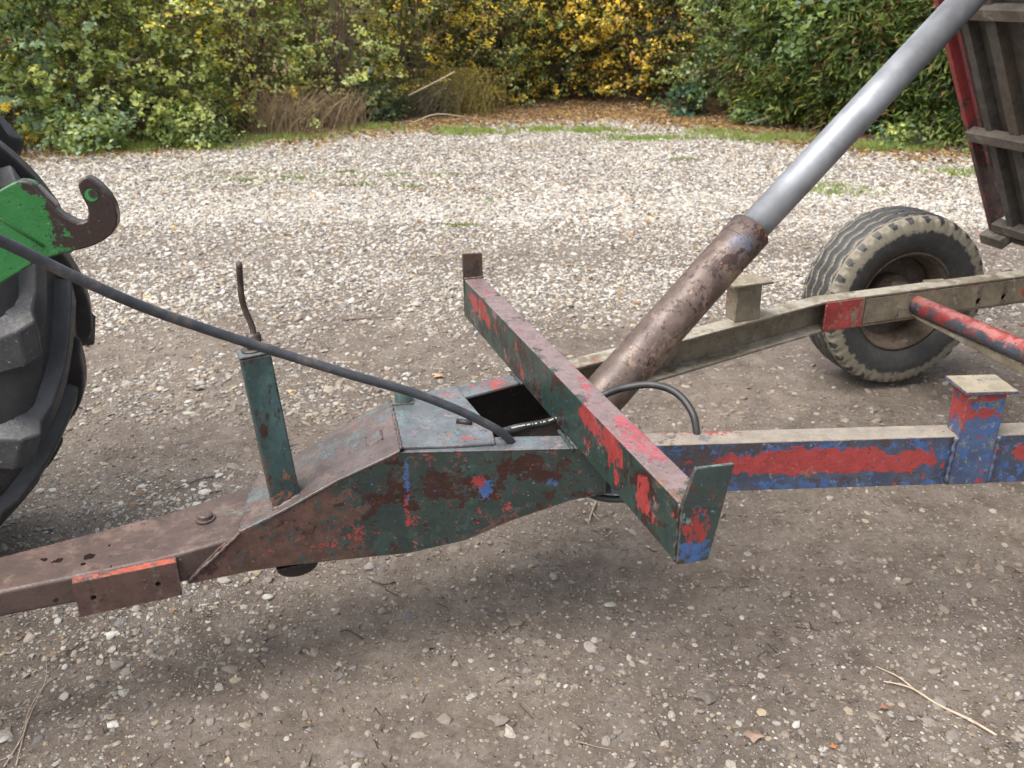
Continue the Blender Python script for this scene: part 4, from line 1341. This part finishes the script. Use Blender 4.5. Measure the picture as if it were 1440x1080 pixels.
BARK2 = NT('purple bark'); BARK2.l.new(BARK2.ramp(BARK2.noise(20, 5, .7), [(.3, (.09, .05, .045, 1)), (.7, (.22, .15, .13, 1))]), BARK2.b.inputs['Base Color']); BARK2 = BARK2.m
def pick(pal, wts, n):
    pal = np.array(pal); wts = np.array(wts, float)
    return rng.choice(len(pal), n, p=wts / wts.sum()), pal
def shrub(name, label, cat, x, y, rx, ry, h, n, leaf, pal, wts, clump=.16, nstem=9, bark=BARK, group=None, shape='leaf', zlo=.02, stemvis=.5, perclump=34, second=None):
    root = empty(name, (x, y, float(ground_z(np.array([x]), np.array([y]))[0])))
    tag(root, label, cat, group)
    if cat == 'bush' and shape == 'leaf':
        n = int(n * (.78 if x < -.9 else 1.12)); leaf = leaf * .86
    nc = max(8, n // perclump)
    # clump centres, mostly near the outside of an uneven dome, more towards the yard
    th = rng.uniform(0, 2 * np.pi, nc)
    ph = rng.random(nc)
    rr = rng.random(nc) ** .40
    lump = .55 + .85 * vnoise(th * 1.9 + x * 3, ph * 4 + y, 77)
    cz = zlo + (h - zlo) * ph
    prof = np.sqrt(np.clip(1 - np.clip((ph - .45) / .62, 0, 1) ** 2, 0, 1)) * (.82 + .18 * np.clip(ph / .25, 0, 1))
    cx = np.cos(th) * rx * rr * prof * lump
    cy = np.sin(th) * ry * rr * prof * lump
    ci, P_ = pick(pal, wts, nc)
    ccol = P_[ci] * rng.uniform(.8, 1.15, (nc, 1))
    k = rng.integers(0, nc, n)
    o = rng.normal(0, 1, (n, 3)) * np.array([clump, clump, clump * .62])
    if shape == 'leaf' and cat == 'bush':
        bdir = np.stack([cx, cy, np.zeros(nc)], 1)
        bdir = bdir / (np.linalg.norm(bdir, axis=1, keepdims=True) + .15) * .8 + rng.normal(0, .55, (nc, 3)) * np.array([1, 1, .6]) + np.array([0, 0, .25])
        bdir /= np.linalg.norm(bdir, axis=1, keepdims=True)
        bl = rng.uniform(.22, .60, nc)
        tt = rng.random(n) ** .8
        o = bdir[k] * (tt * bl[k])[:, None] + rng.normal(0, .026, (n, 3)) * (1.7 - tt)[:, None]
        o[:, 2] -= .12 * tt ** 2 * bl[k]
    c = np.stack([cx[k], cy[k], cz[k]], 1) + o
    c[:, 2] = np.maximum(c[:, 2], .01 + rng.random(n) * .05)
    out = np.stack([cx[k], cy[k], np.full(n, .0)], 1)
    out /= (np.linalg.norm(out, axis=1, keepdims=True) + .2)
    nrm = out * .7 + np.array([0, 0, .75]) + rng.normal(0, .55, (n, 3))
    lci, _ = pick(pal, wts, n)
    mixk = (rng.random(n) < .28)[:, None]
    col = np.where(mixk, P_[lci], ccol[k]) * rng.uniform(.72, 1.25, (n, 1))
    sz = leaf * rng.uniform(.6, 1.3, n)
    if shape == 'leaf':
        me = leaf_mesh('foliage', c, nrm, sz, sz * .72, col)
    else:
        ud = out * .9 + np.array([0, 0, -.25]) + rng.normal(0, .45, (n, 3))
        me = leaf_mesh('foliage', c, nrm, sz * 1.5, sz * .33, col, updir=ud)
    fo = link('foliage', me, LM, root)
    mb = MB()
    for i in range(nstem):
        j = rng.integers(0, nc)
        tip = Vector((cx[j] * .9, cy[j] * .9 - .05 * stemvis, max(cz[j], h * .55)))
        b0 = Vector((random.gauss(0, rx * .18), random.gauss(0, ry * .18), -.03))
        mid = b0.lerp(tip, .5) + Vector((random.gauss(0, .07), random.gauss(0, .07), .05))
        r = random.uniform(.006, .014)
        pts = spline([b0, mid, tip], 4)
        mb.tube(pts, [r * (1 - .75 * q / (len(pts) - 1)) for q in range(len(pts))], 5)
        for _ in range(3):
            q = pts[random.randint(2, len(pts) - 1)]
            e_ = q + Vector((random.gauss(0, .22), random.gauss(0, .22), random.uniform(.05, .3)))
            mb.tube([q, q.lerp(e_, .5) + Vector((0, 0, .02)), e_], [r * .4, r * .28, r * .12], 4)
    if shape == 'leaf' and cat == 'bush':
        for j in range(nc):
            a_ = Vector((cx[j], cy[j], cz[j])); b_ = Vector(bdir[j]) * bl[j]
            p0 = a_ - b_ * .5; p1 = a_ + b_ * .5 + Vector((0, 0, -.03 * bl[j])); p2 = a_ + b_ + Vector((0, 0, -.12 * bl[j]))
            mb.tube([p0, p1, p2], [.0045, .003, .0012], 3, cap=False)
    mb.build('stems', bark, root, smooth=True)
    return root
DK = (.055, .092, .036); MG = (.26, .35, .12); YG = (.56, .62, .22); PG = (.58, .66, .33); BG = (.31, .43, .30); YE = (.84, .66, .10); OR = (.74, .50, .18); OL = (.30, .30, .12); BR = (.28, .17, .09); GO_ = (.88, .66, .12); TN = (.40, .32, .21)
S = shrub
S('hazel_bush', 'broad leaved blue green bush at far left above the tractor tyre', 'bush', -5.75, 9.9, .95, .8, 2.3, 6500, .095, [BG, MG, DK, (.22, .32, .22), YE, YG], [4, 2.5, 1.4, 3, .35, 1], clump=.14, perclump=24)
S('elder_bush', 'green bush with small yellow sprigs right of the tractor tyre top', 'bush', -4.75, 10.35, .75, .7, 2.3, 7000, .075, [BG, MG, DK, YG, YE, PG], [2, 3, 1.8, 2.4, .5, 1.2], clump=.13, perclump=22)
S('bramble_bush', 'dense yellow green bramble, second clump along the left hedge', 'bush', -3.95, 10.75, .7, .65, 1.9, 8000, .065, [MG, YG, DK, OL, YE, PG], [2.4, 3.6, 1.1, 1.5, .7, 2], clump=.13, perclump=22)
S('spindle_bush', 'pale green bush with golden leaves inside and thin brown stems', 'bush', -3.15, 11.5, .75, .65, 2.3, 6000, .066, [PG, YG, (.34, .42, .18), YE, OL, TN], [3.4, 3, 2, 1, .8, 1], nstem=30, bark=BARK2, clump=.13, perclump=20)
S('sapling_thicket', 'light green thicket with upright purplish bare stems', 'bush', -2.35, 12.1, .65, .55, 2.5, 4200, .066, [PG, (.32, .42, .18), YG, MG, YE, TN], [3, 2, 2, .8, .6, 1], nstem=46, bark=BARK2, stemvis=2, clump=.13, perclump=20)
S('maple_bush', 'bush of small pale yellow leaves left of the golden bush', 'bush', -1.35, 13.0, .85, .6, 2.5, 8500, .052, [YE, YG, OL, GO_, BR, MG], [3.4, 2.4, 1.8, 2, .6, 1], nstem=22, clump=.12, perclump=20)
S('blackthorn_bush', 'olive green thorny bush with scattered yellow leaves behind dead stems', 'bush', -.35, 13.9, .85, .6, 2.5, 9500, .056, [OL, DK, MG, YE, YG], [1.8, 2.4, 2.2, 2.2, 1], nstem=18, clump=.12, perclump=20)
S('golden_bush', 'golden yellow leaved bush over a dark hollow, left half', 'bush', .75, 14.4, .95, .65, 2.6, 10500, .066, [GO_, YE, DK, MG, YG], [2.4, 2.4, 3.4, 1.8, .6], clump=.095, perclump=16, nstem=16)
S('golden_bush', 'golden orange leaved bush nearest the conifer hedge', 'bush', 2.0, 14.1, .95, .65, 2.6, 11500, .066, [GO_, OR, YE, DK, MG], [2.8, 1.2, 2.4, 3.4, 1.2], clump=.095, perclump=16, nstem=16)
S('ivy_bush', 'dark green ivy clump between golden bush and conifer hedge', 'bush', 2.95, 12.75, .55, .5, 2.3, 7000, .066, [BG, DK, MG, PG], [1.0, 3, 2.2, .7], clump=.13)
conif = [((.065, .11, .032)), (.13, .20, .05), (.24, .30, .08), (.030, .050, .018), (.28, .17, .08), (.55, .48, .14)]
for i, (x, y, h, lb) in enumerate(((3.55, 11.75, 2.6, 'dark conifer hedge plant just right of the ivy clump'), (4.25, 11.0, 2.6, 'conifer hedge plant with brown dead sprays left of the ram rod'), (4.95, 10.35, 2.6, 'conifer hedge plant behind the shiny ram rod'), (5.7, 9.95, 2.6, 'bright green conifer hedge plant right of the ram rod'), (6.5, 9.6, 2.6, 'conifer hedge plant behind the raised trailer body'), (7.4, 9.3, 2.6, 'rightmost conifer hedge plant beyond the trailer body'))):
    S('conifer', lb, 'conifer', x, y, .78, .7, h, 15000, .072, conif, [3.0, 3, 2.2, 1.6, .7 if i != 1 else 1.8, .25], clump=.10, shape='spray', nstem=5, zlo=.05, perclump=22)
S('ivy_patch', 'leafy ivy climbing the top of the conifer hedge', 'plant', 3.55, 11.05, .4, .25, 1.75, 1000, .085, [(.22, .33, .11), MG, BG], [2, 1, 1], nstem=3, zlo=.9)
# dark thicket behind the first row: nobody can tell its bushes apart
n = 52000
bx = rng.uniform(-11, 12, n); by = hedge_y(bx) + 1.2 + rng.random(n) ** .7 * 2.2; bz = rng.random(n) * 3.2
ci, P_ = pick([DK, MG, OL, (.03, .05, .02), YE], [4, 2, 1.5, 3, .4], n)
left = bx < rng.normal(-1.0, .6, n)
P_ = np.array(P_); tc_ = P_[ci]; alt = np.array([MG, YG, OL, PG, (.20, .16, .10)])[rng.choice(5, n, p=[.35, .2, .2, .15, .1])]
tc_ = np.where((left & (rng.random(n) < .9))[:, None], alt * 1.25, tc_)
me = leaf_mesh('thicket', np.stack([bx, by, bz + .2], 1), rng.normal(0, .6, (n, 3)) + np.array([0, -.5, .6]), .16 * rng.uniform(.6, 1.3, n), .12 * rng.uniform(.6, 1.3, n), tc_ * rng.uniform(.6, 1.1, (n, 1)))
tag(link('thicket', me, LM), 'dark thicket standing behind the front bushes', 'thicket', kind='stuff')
# bluish weeds, small ones in front of the hedge
def low(name, label, x, y, rx, h, n, leaf, pal, wts, shape='leaf', cat='weed', group=None, nstem=4, bark=BARK):
    return S(name, label, cat, x, y, rx, rx * .8, h, n, leaf, pal, wts, clump=.07, nstem=nstem, shape=shape, zlo=.01, perclump=22, group=group, bark=bark)
low('weed', 'grey green weeds below the yellow bush left of dead stems', -1.75, 12.0, .38, .42, 1300, .06, [(.13, .18, .12), (.09, .13, .08), OL], [2, 2, 1])
low('weed', 'blue green leafy weed at the foot of golden bush', 2.35, 12.6, .28, .35, 500, .075, [(.12, .22, .15), (.08, .15, .09)], [1, 1])
low('weed', 'blue green bindweed at left foot of conifer hedge', 3.0, 11.7, .22, .3, 260, .07, [(.12, .22, .15), MG], [1, 1])
low('weed', 'creeping leafy weed at foot of the hedge behind the ram rod', 4.35, 10.1, .35, .25, 420, .06, [(.12, .22, .12), MG, YG], [1, 1, .5])
low('weed', 'creeping leafy weed nearest the raised trailer body', 5.05, 9.5, .3, .25, 380, .06, [(.12, .22, .12), MG, YG], [1, 1, .5])
low('weed', 'low green weeds at the foot of the bushes by the tractor tyre', -4.5, 9.75, .5, .38, 1500, .06, [MG, PG, BG], [1, 1, 1])
low('weed', 'low green weeds below bramble at left', -3.6, 10.25, .45, .4, 1500, .055, [MG, PG, DK], [1, 1.4, 1])
# broom-like yellowish bush of fine twigs
def twiggy(name, label, x, y, rx, h, nst, col, cat, leaves=0, lcol=None, lean=.5):
    root = empty(name, (x, y, float(ground_z(np.array([x]), np.array([y]))[0])))
    tag(root, label, cat)
    T = NT(name + ' stalks')
    T.l.new(T.ramp(T.noise(6, 3, .6), [(.3, tuple(c_ * .55 for c_ in col) + (1,)), (.7, tuple(col) + (1,))]), T.b.inputs['Base Color'])
    T.b.inputs['Roughness'].default_value = .8
    mb = MB()
    for i in range(nst):
        b0 = Vector((random.gauss(0, rx * .45), random.gauss(0, rx * .25), -.02))
        hh = h * random.uniform(.5, 1.05)
        tip = b0 + Vector((random.gauss(0, lean * hh), random.gauss(0, lean * hh * .6), hh))
        m_ = b0.lerp(tip, .55) + Vector((0, 0, hh * .12))
        r = random.uniform(.002, .0045)
        mb.tube([b0, m_, tip], [r, r * .8, r * .3], 3, cap=False)
    mb.build('stalks', T.m, root)
    if leaves:
        c = np.stack([rng.normal(0, rx * .6, leaves), rng.normal(0, rx * .35, leaves), rng.random(leaves) ** .8 * h], 1)
        ci, P_ = pick(lcol, [1] * len(lcol), leaves)
        link('foliage', leaf_mesh('foliage', c, rng.normal(0, .6, (leaves, 3)) + np.array([0, -.3, .6]), .035 * rng.uniform(.6, 1.4, leaves), .018 * rng.uniform(.6, 1.4, leaves), P_[ci] * rng.uniform(.7, 1.2, (leaves, 1))), LM, root)
    return root
twiggy('dry_grass', 'tan dry grass tussock below the thicket of purplish stems', -2.75, 10.95, .38, .55, 420, (.34, .25, .15), 'dry grass', 500, [(.30, .22, .13), (.24, .15, .10)])
twiggy('dry_grass', 'tan dry grass tussock right of the first, by the grey green weeds', -2.15, 11.35, .33, .5, 300, (.34, .25, .15), 'dry grass', 300, [(.30, .22, .13)])
twiggy('broom_bush', 'low yellowish twiggy bush left of the golden bush', -.75, 12.75, .50, .62, 520, (.28, .23, .07), 'bush', 3800, [(.24, .20, .05), (.16, .16, .05), (.33, .26, .08)], lean=.35)
twiggy('broom_bush', 'low grey brown twiggy bush beside the yellowish one', -1.25, 12.4, .40, .50, 380, (.17, .14, .09), 'bush', 1500, [(.14, .13, .06), (.11, .13, .07)], lean=.4)
for lb, pts_, r in (('long bare dead branch leaning in the twiggy bush', [(-1.45, 12.05, .28), (-1.0, 12.2, .48), (-.75, 12.3, .60)], .010), ('dead branch lying low beside the weeds', [(-1.25, 11.6, .05), (-.95, 11.7, .14), (-.55, 11.9, .07)], .008), ('pale broken stick leaning at the hedge foot right of the golden bush', [(2.95, 11.6, .03), (3.1, 11.55, .08), (3.3, 11.5, .16)], .017)):
    b = MB().tube(spline(pts_, 4), r, 7).build('dead_branch', None, smooth=True)
    T = NT('dead wood'); T.b.inputs['Base Color'].default_value = (.36, .28, .19, 1); T.b.inputs['Roughness'].default_value = .85
    b.data.materials.append(T.m)
    tag(b, lb, 'branch')
# grass
def blades(name, label, cx, cy, rx, ry, n, hgt, col):
    a = rng.uniform(0, 2 * np.pi, n); r = rng.random(n) ** .6 * 1.45
    n_ = n
    x = cx + np.cos(a) * r * rx; y = cy + np.sin(a) * r * ry
    kp = (vnoise(x * 7, y * 9, 91) > .40 - .25 * (1 - r)) & (rng.random(n) > (r - .35) * .8)
    x, y = x[kp], y[kp]; n = len(x)
    z = ground_z(x, y)
    ln = hgt * 1.1 * rng.uniform(.35, 1.4, n)
    lean = rng.normal(0, .45, (n, 2)) * ln[:, None]
    ang = rng.uniform(0, np.pi, n); w_ = .0035 + rng.random(n) * .004
    dx, dy = np.cos(ang) * w_, np.sin(ang) * w_
    v = np.stack([np.stack([x - dx, y - dy, z], 1), np.stack([x + dx, y + dy, z], 1), np.stack([x + lean[:, 0], y + lean[:, 1], z + ln], 1)], 1)
    me = np_mesh(name, v.reshape(-1, 3), np.arange(n * 3).reshape(-1, 3))
    cc = np.array(col) * rng.uniform(.6, 1.3, (n, 1))
    cc[rng.random(n) < .10] = (.30, .25, .12)
    at_ = me.attributes.new('col', 'FLOAT_COLOR', 'POINT')
    at_.data.foreach_set('color', np.concatenate([cc, np.ones((n, 1))], 1).repeat(3, axis=0).astype(np.float32).ravel())
    return tag(link(name, me, LM), label, 'grass', kind='stuff')
GC = (.27, .38, .12)
gl = [((660, 185), .42, .30, 3200, .055, 'grass patch in front of the twiggy bush'), ((500, 183), .55, .28, 4200, .06, 'grass strip in front of grey green weeds'), ((775, 183), .40, .25, 2400, .045, 'grass patch among leaf litter left of golden bush'), ((840, 185), .30, .22, 2200, .05, 'bright grass patch before golden bush'),
      ((915, 196), .5, .16, 2600, .04, 'thin grass patch before the blue green weed'), ((1005, 188), .35, .25, 1500, .045, 'sparse grass beside the broken stick'), ((1090, 195), .6, .25, 4200, .06, 'grass patch at the conifer hedge foot left of the rod'), ((1232, 208), .5, .22, 4200, .07, 'bright grass patch at the conifer hedge foot right of the rod'),
      ((1165, 268), .35, .25, 900, .04, 'faint grass on gravel right of the ram rod'), ((1350, 245), .4, .2, 900, .05, 'faint grass near the raised body'), ((390, 195), .7, .2, 2600, .06, 'grass edge below the dry tussocks'), ((160, 208), .7, .3, 3600, .08, 'grass edge below the left bushes'), ((280, 205), .5, .2, 1800, .06, 'grass edge below the bramble')]
for (u_, v_), rx, ry, n, hh, lb in gl:
    p = onz(u_, v_, 0)
    blades('grass', lb, p.x, p.y, rx, ry, n, hh, GC)
p_ = [onz(u_, v_, 0) for u_, v_ in ((515, 261), (480, 243), (415, 250), (690, 283), (618, 247), (640, 247), (345, 255), (960, 225), (1185, 262), (645, 318), (575, 262), (560, 246))]
for i, q in enumerate(p_):
    blades('weed_tuft', 'small green tuft growing through the gravel', q.x, q.y, .10 + .03 * (i % 3), .06, 240, .022, (.17, .25, .06))
# moss/grass film over gravel left of middle
q = onz(400, 250, 0)
blades('grass', 'sparse low grass film on gravel left of centre', q.x, q.y, .9, .35, 2200, .02, (.20, .26, .09))

# fallen leaves
def litter(name, label, n, sampler, size, pal, wts):
    x, y = sampler(n)
    z = ground_z(x, y) + .012 + rng.random(len(x)) * .012
    n = len(x)
    ci, P_ = pick(pal, wts, n)
    me = leaf_mesh(name, np.stack([x, y, z], 1), rng.normal(0, .33, (n, 3)) + np.array([0, 0, 1.0]), size * rng.uniform(.6, 1.3, n), size * .8 * rng.uniform(.6, 1.2, n), P_[ci] * rng.uniform(.65, 1.2, (n, 1)))
    return tag(link(name, me, LM), label, 'leaves', kind='stuff')
LB = [(.34, .22, .13), (.24, .15, .09), (.44, .31, .19), (.52, .40, .14), (.15, .10, .07)]
def band(n):
    x = rng.normal(1.3, 1.9, n); y = hedge_y(x) + rng.normal(-.35, .55, n)
    k = (y < hedge_y(x) + .8) & (x > -2.6) & (x < 5)
    return x[k], y[k]
litter('leaf_litter', 'brown fallen leaves lying along the foot of the golden bush', 6500, band, .065, LB, [3, 2.5, 2, .7, 1.5])
def band2(n):
    x = rng.uniform(-6, 8, n); y = hedge_y(x) + rng.normal(0, .35, n)
    return x, y
litter('leaf_litter', 'thin brown fallen leaves along the whole hedge foot', 3500, band2, .055, LB, [3, 2.5, 2, .5, 1.5])
def sparse(n):
    x = rng.uniform(-5, 6, n); y = 5.5 + rng.random(n) ** .6 * 7.0
    k = (y < hedge_y(x)) & (fbm(x * .8, y * 1.3, 51) > .52)
    return x[k], y[k]
litter('leaf_litter', 'scattered brown leaves on the pale gravel', 2400, sparse, .045, LB, [3, 2, 2, .4, 1])
# single leaves one can point at
def lobed_leaf(label, u_, v_, size, col, rot):
    p = onz(u_, v_, 0); p.z = float(ground_z(np.array([p.x]), np.array([p.y]))[0]) + .010
    pts = []
    for k in range(20):
        a = 2 * math.pi * k / 20
        r = size * (.62 + .38 * abs(math.cos(a * 2.5))) * (1 if k % 2 == 0 else .82)
        pts.append(Vector((math.cos(a + rot) * r, math.sin(a + rot) * r * .8, .22 * r * math.sin(a * 2))))
    c0 = Vector((0, 0, .004))
    mb = MB(); mb.add([c0] + pts, [(0, 1 + k, 1 + (k + 1) % 20) for k in range(20)])
    T = NT('dead leaf'); T.l.new(T.ramp(T.noise(40, 4, .6), [(.3, tuple(c_ * .7 for c_ in col) + (1,)), (.7, tuple(col) + (1,))]), T.b.inputs['Base Color']); T.b.inputs['Roughness'].default_value = .7
    o = mb.build('fallen_leaf', T.m, loc=p)
    tag(o, label, 'leaf')
lobed_leaf('single yellow leaf lying on the gravel right of the tractor hook', 205, 412, .021, (.75, .62, .06), .3)
lobed_leaf('tan curled leaf on the gravel behind the frame box', 617, 527, .030, (.50, .27, .14), 1.0)
lobed_leaf('small brown lobed leaf on the mud left of the pale forked twig', 1244, 994, .014, (.26, .13, .09), .6)
lobed_leaf('orange leaf scrap at the bottom edge of the yard', 1172, 1048, .010, (.48, .17, .06), .2)
lobed_leaf('large flat tan leaf in the mud near the bottom edge', 1060, 1035, .026, (.25, .17, .12), 2.0)
lobed_leaf('orange tan leaf on the gravel right of the jack handle', 408, 548, .020, (.55, .35, .17), 2.2)

# twigs and sticks
def twig(label, lines, r, col, name='twig'):
    T = NT('twig wood'); T.l.new(T.ramp(T.noise(60, 4, .6), [(.3, tuple(c_ * .6 for c_ in col) + (1,)), (.7, tuple(col) + (1,))]), T.b.inputs['Base Color']); T.b.inputs['Roughness'].default_value = .8
    mb = MB()
    for ln, k in lines:
        pts = []
        for u_, v_, *zz in ln:
            p = onz(u_, v_, 0)
            p.z = float(ground_z(np.array([p.x]), np.array([p.y]))[0]) + r * k + .0035 + (zz[0] if zz else 0)
            pts.append(p)
        s_ = spline(pts, 6)
        mb.tube(s_, [r * k * (1 - .55 * q / (len(s_) - 1)) * random.uniform(.88, 1.12) for q in range(len(s_))], 8)
    return tag(mb.build(name, T.m, smooth=True), label, 'twig')
twig('pale forked twig lying on mud at the lower right', [([(1402, 1033), (1365, 1011), (1320, 988), (1285, 968), (1262, 961), (1243, 957)], 1.0), ([(1287, 968), (1262, 950), (1232, 936)], .7), ([(1362, 1010), (1372, 1016)], 1.2)], .0036, (.50, .40, .30))
twig('bundle of pale dry stalks at the lower left corner', [([(8, 1085), (35, 1040), (42, 1008), (62, 975), (78, 962)], 1), ([(25, 1085), (38, 1030), (50, 1000), (66, 965), (68, 930)], .8), ([(0, 1012), (30, 1004), (48, 1004)], .6), ([(-5, 1078), (22, 1062), (45, 1005), (70, 990)], .6)], .0017, (.42, .34, .26))
twig('thin brown stick lying on gravel behind the frame neck', [([(480, 446), (515, 444), (555, 443)], 1)], .006, (.16, .11, .08))
twig('pale crooked stick on the ground under the crossbeam', [([(838, 712), (832, 728), (828, 742)], 1), ([(832, 728), (842, 738)], .6)], .0045, (.36, .29, .22))
twig('dark thin twig on the ground left of the frame underside', [([(300, 668), (275, 676), (245, 690)], 1)], .003, (.05, .035, .03))
twig('dark curved twig in the mud beneath the drawbar', [([(556, 824), (538, 828), (515, 818)], 1), ([(560, 842), (545, 836), (532, 822)], .8)], .0022, (.045, .03, .025))
twig('dark twig fragments at right of the stones in the lower middle', [([(1118, 882), (1155, 886)], 1), ([(1085, 882), (1108, 890)], .8)], .0016, (.06, .045, .035))
twig('short dark stem on mud below the rusty drawbar bend', [([(510, 905), (490, 893), (478, 895)], 1)], .0028, (.05, .035, .028))
twig('thin dark stem above the pale dry stalks at left', [([(95, 930), (118, 915), (138, 905)], 1)], .0018, (.045, .032, .026))
twig('straw coloured stalk low in the middle foreground', [([(815, 1048), (840, 1054), (862, 1058)], 1)], .0014, (.30, .23, .16))
# many fine plant fragments trodden into the mud
n = 3400
fx = rng.uniform(-2.2, 2.4, n); fy = rng.uniform(.9, 4.2, n)
fz = ground_z(fx, fy) + .003
fa_ = rng.uniform(0, np.pi, n); fl = np.exp(rng.normal(math.log(.0075), .55, n)); fw = .0006 + .0009 * rng.random(n)
dxy = np.stack([np.cos(fa_), np.sin(fa_), rng.normal(0, .08, n)], 1) * fl[:, None]
sxy = np.stack([-np.sin(fa_), np.cos(fa_), np.zeros(n)], 1) * fw[:, None]
c_ = np.stack([fx, fy, fz], 1)
v = np.stack([c_ - dxy - sxy, c_ + dxy - sxy * .4, c_ + dxy + sxy * .4, c_ - dxy + sxy, c_ + np.array([0, 0, .0014])], 1)
b = np.arange(n)[:, None] * 5
f = np.concatenate([b + np.array([[0, 1, 4]]), b + np.array([[1, 2, 4]]), b + np.array([[2, 3, 4]]), b + np.array([[3, 0, 4]])], 0)
me = np_mesh('debris', v.reshape(-1, 3), f)
a = me.attributes.new('col', 'FLOAT_COLOR', 'POINT')
cc = np.array([[.035, .025, .02], [.06, .042, .032], [.28, .21, .14]])[rng.choice(3, n, p=[.5, .32, .18])]
a.data.foreach_set('color', np.concatenate([cc, np.ones((n, 1))], 1).repeat(5, axis=0).astype(np.float32).ravel())
tag(link('plant_debris', me, LM), 'fine trodden stalks and roots scattered over the mud', 'debris', kind='stuff')

# upright bare saplings in front of the pale thicket
def sapling(label, u_, v_, tips, r):
    b0 = onz(u_, v_, 0)
    root = empty('sapling', b0)
    tag(root, label, 'sapling')
    mb = MB()
    lc = []
    for dx, dz in tips:
        tip = Vector((dx, random.uniform(-.1, .15), dz))
        mid = tip * .5 + Vector((random.gauss(0, .03), 0, .06))
        pts = spline([Vector((random.gauss(0, .03), random.gauss(0, .03), -.03)), mid, tip], 6)
        mb.tube(pts, [r * (1 - .6 * q / (len(pts) - 1)) for q in range(len(pts))], 7)
        for q in range(4, len(pts)):
            for _ in range(2):
                e_ = pts[q] + Vector((random.gauss(0, .16), random.gauss(0, .12), random.uniform(.05, .22)))
                mb.tube([pts[q], pts[q].lerp(e_, .5) + Vector((0, 0, .02)), e_], [r * .35, r * .25, r * .1], 4)
                lc += [pts[q].lerp(e_, random.uniform(.3, 1.1)) + Vector((random.gauss(0, .03), random.gauss(0, .03), random.gauss(0, .02))) for _ in range(5)]
    mb.build('trunk', BARK2, root, smooth=True)
    c = np.array([tuple(q) for q in lc]); m_ = len(c)
    ci, P_ = pick([PG, YG, (.45, .55, .22), YE], [3, 2, 2, .5], m_)
    link('crown', leaf_mesh('crown', c, rng.normal(0, .5, (m_, 3)) + np.array([0, -.3, .8]), .07 * rng.uniform(.6, 1.3, m_), .045 * rng.uniform(.7, 1.2, m_), P_[ci] * rng.uniform(.8, 1.15, (m_, 1))), LM, root)
sapling('cluster of upright purplish stems rising from the tan dry grass', 352, 183, [(-.10, 2.0), (-.02, 2.2), (.05, 2.1), (.12, 1.9), (-.2, 1.7)], .013)
sapling('two thin dark stems leaning left out of the pale bush', 300, 178, [(-.75, 1.5), (-.45, 1.25), (-.95, 1.2)], .011)
# scrap of blue plastic caught in the bushes
p = Vector((-1.86, 12.0, .62))
mb = MB()
g4 = [[Vector((i * .022 + random.gauss(0, .004), random.gauss(0, .008), j * .018 + random.gauss(0, .004))) for i in range(4)] for j in range(4)]
vv = [q for row in g4 for q in row]
mb.add(vv, [(j * 4 + i, j * 4 + i + 1, j * 4 + i + 5, j * 4 + i + 4) for j in range(3) for i in range(3)])
T = NT('blue plastic'); T.b.inputs['Base Color'].default_value = (.06, .14, .45, 1); T.b.inputs['Roughness'].default_value = .4
tag(mb.build('plastic_scrap', T.m, loc=p), 'scrap of blue plastic caught low in the yellow bush', 'litter')
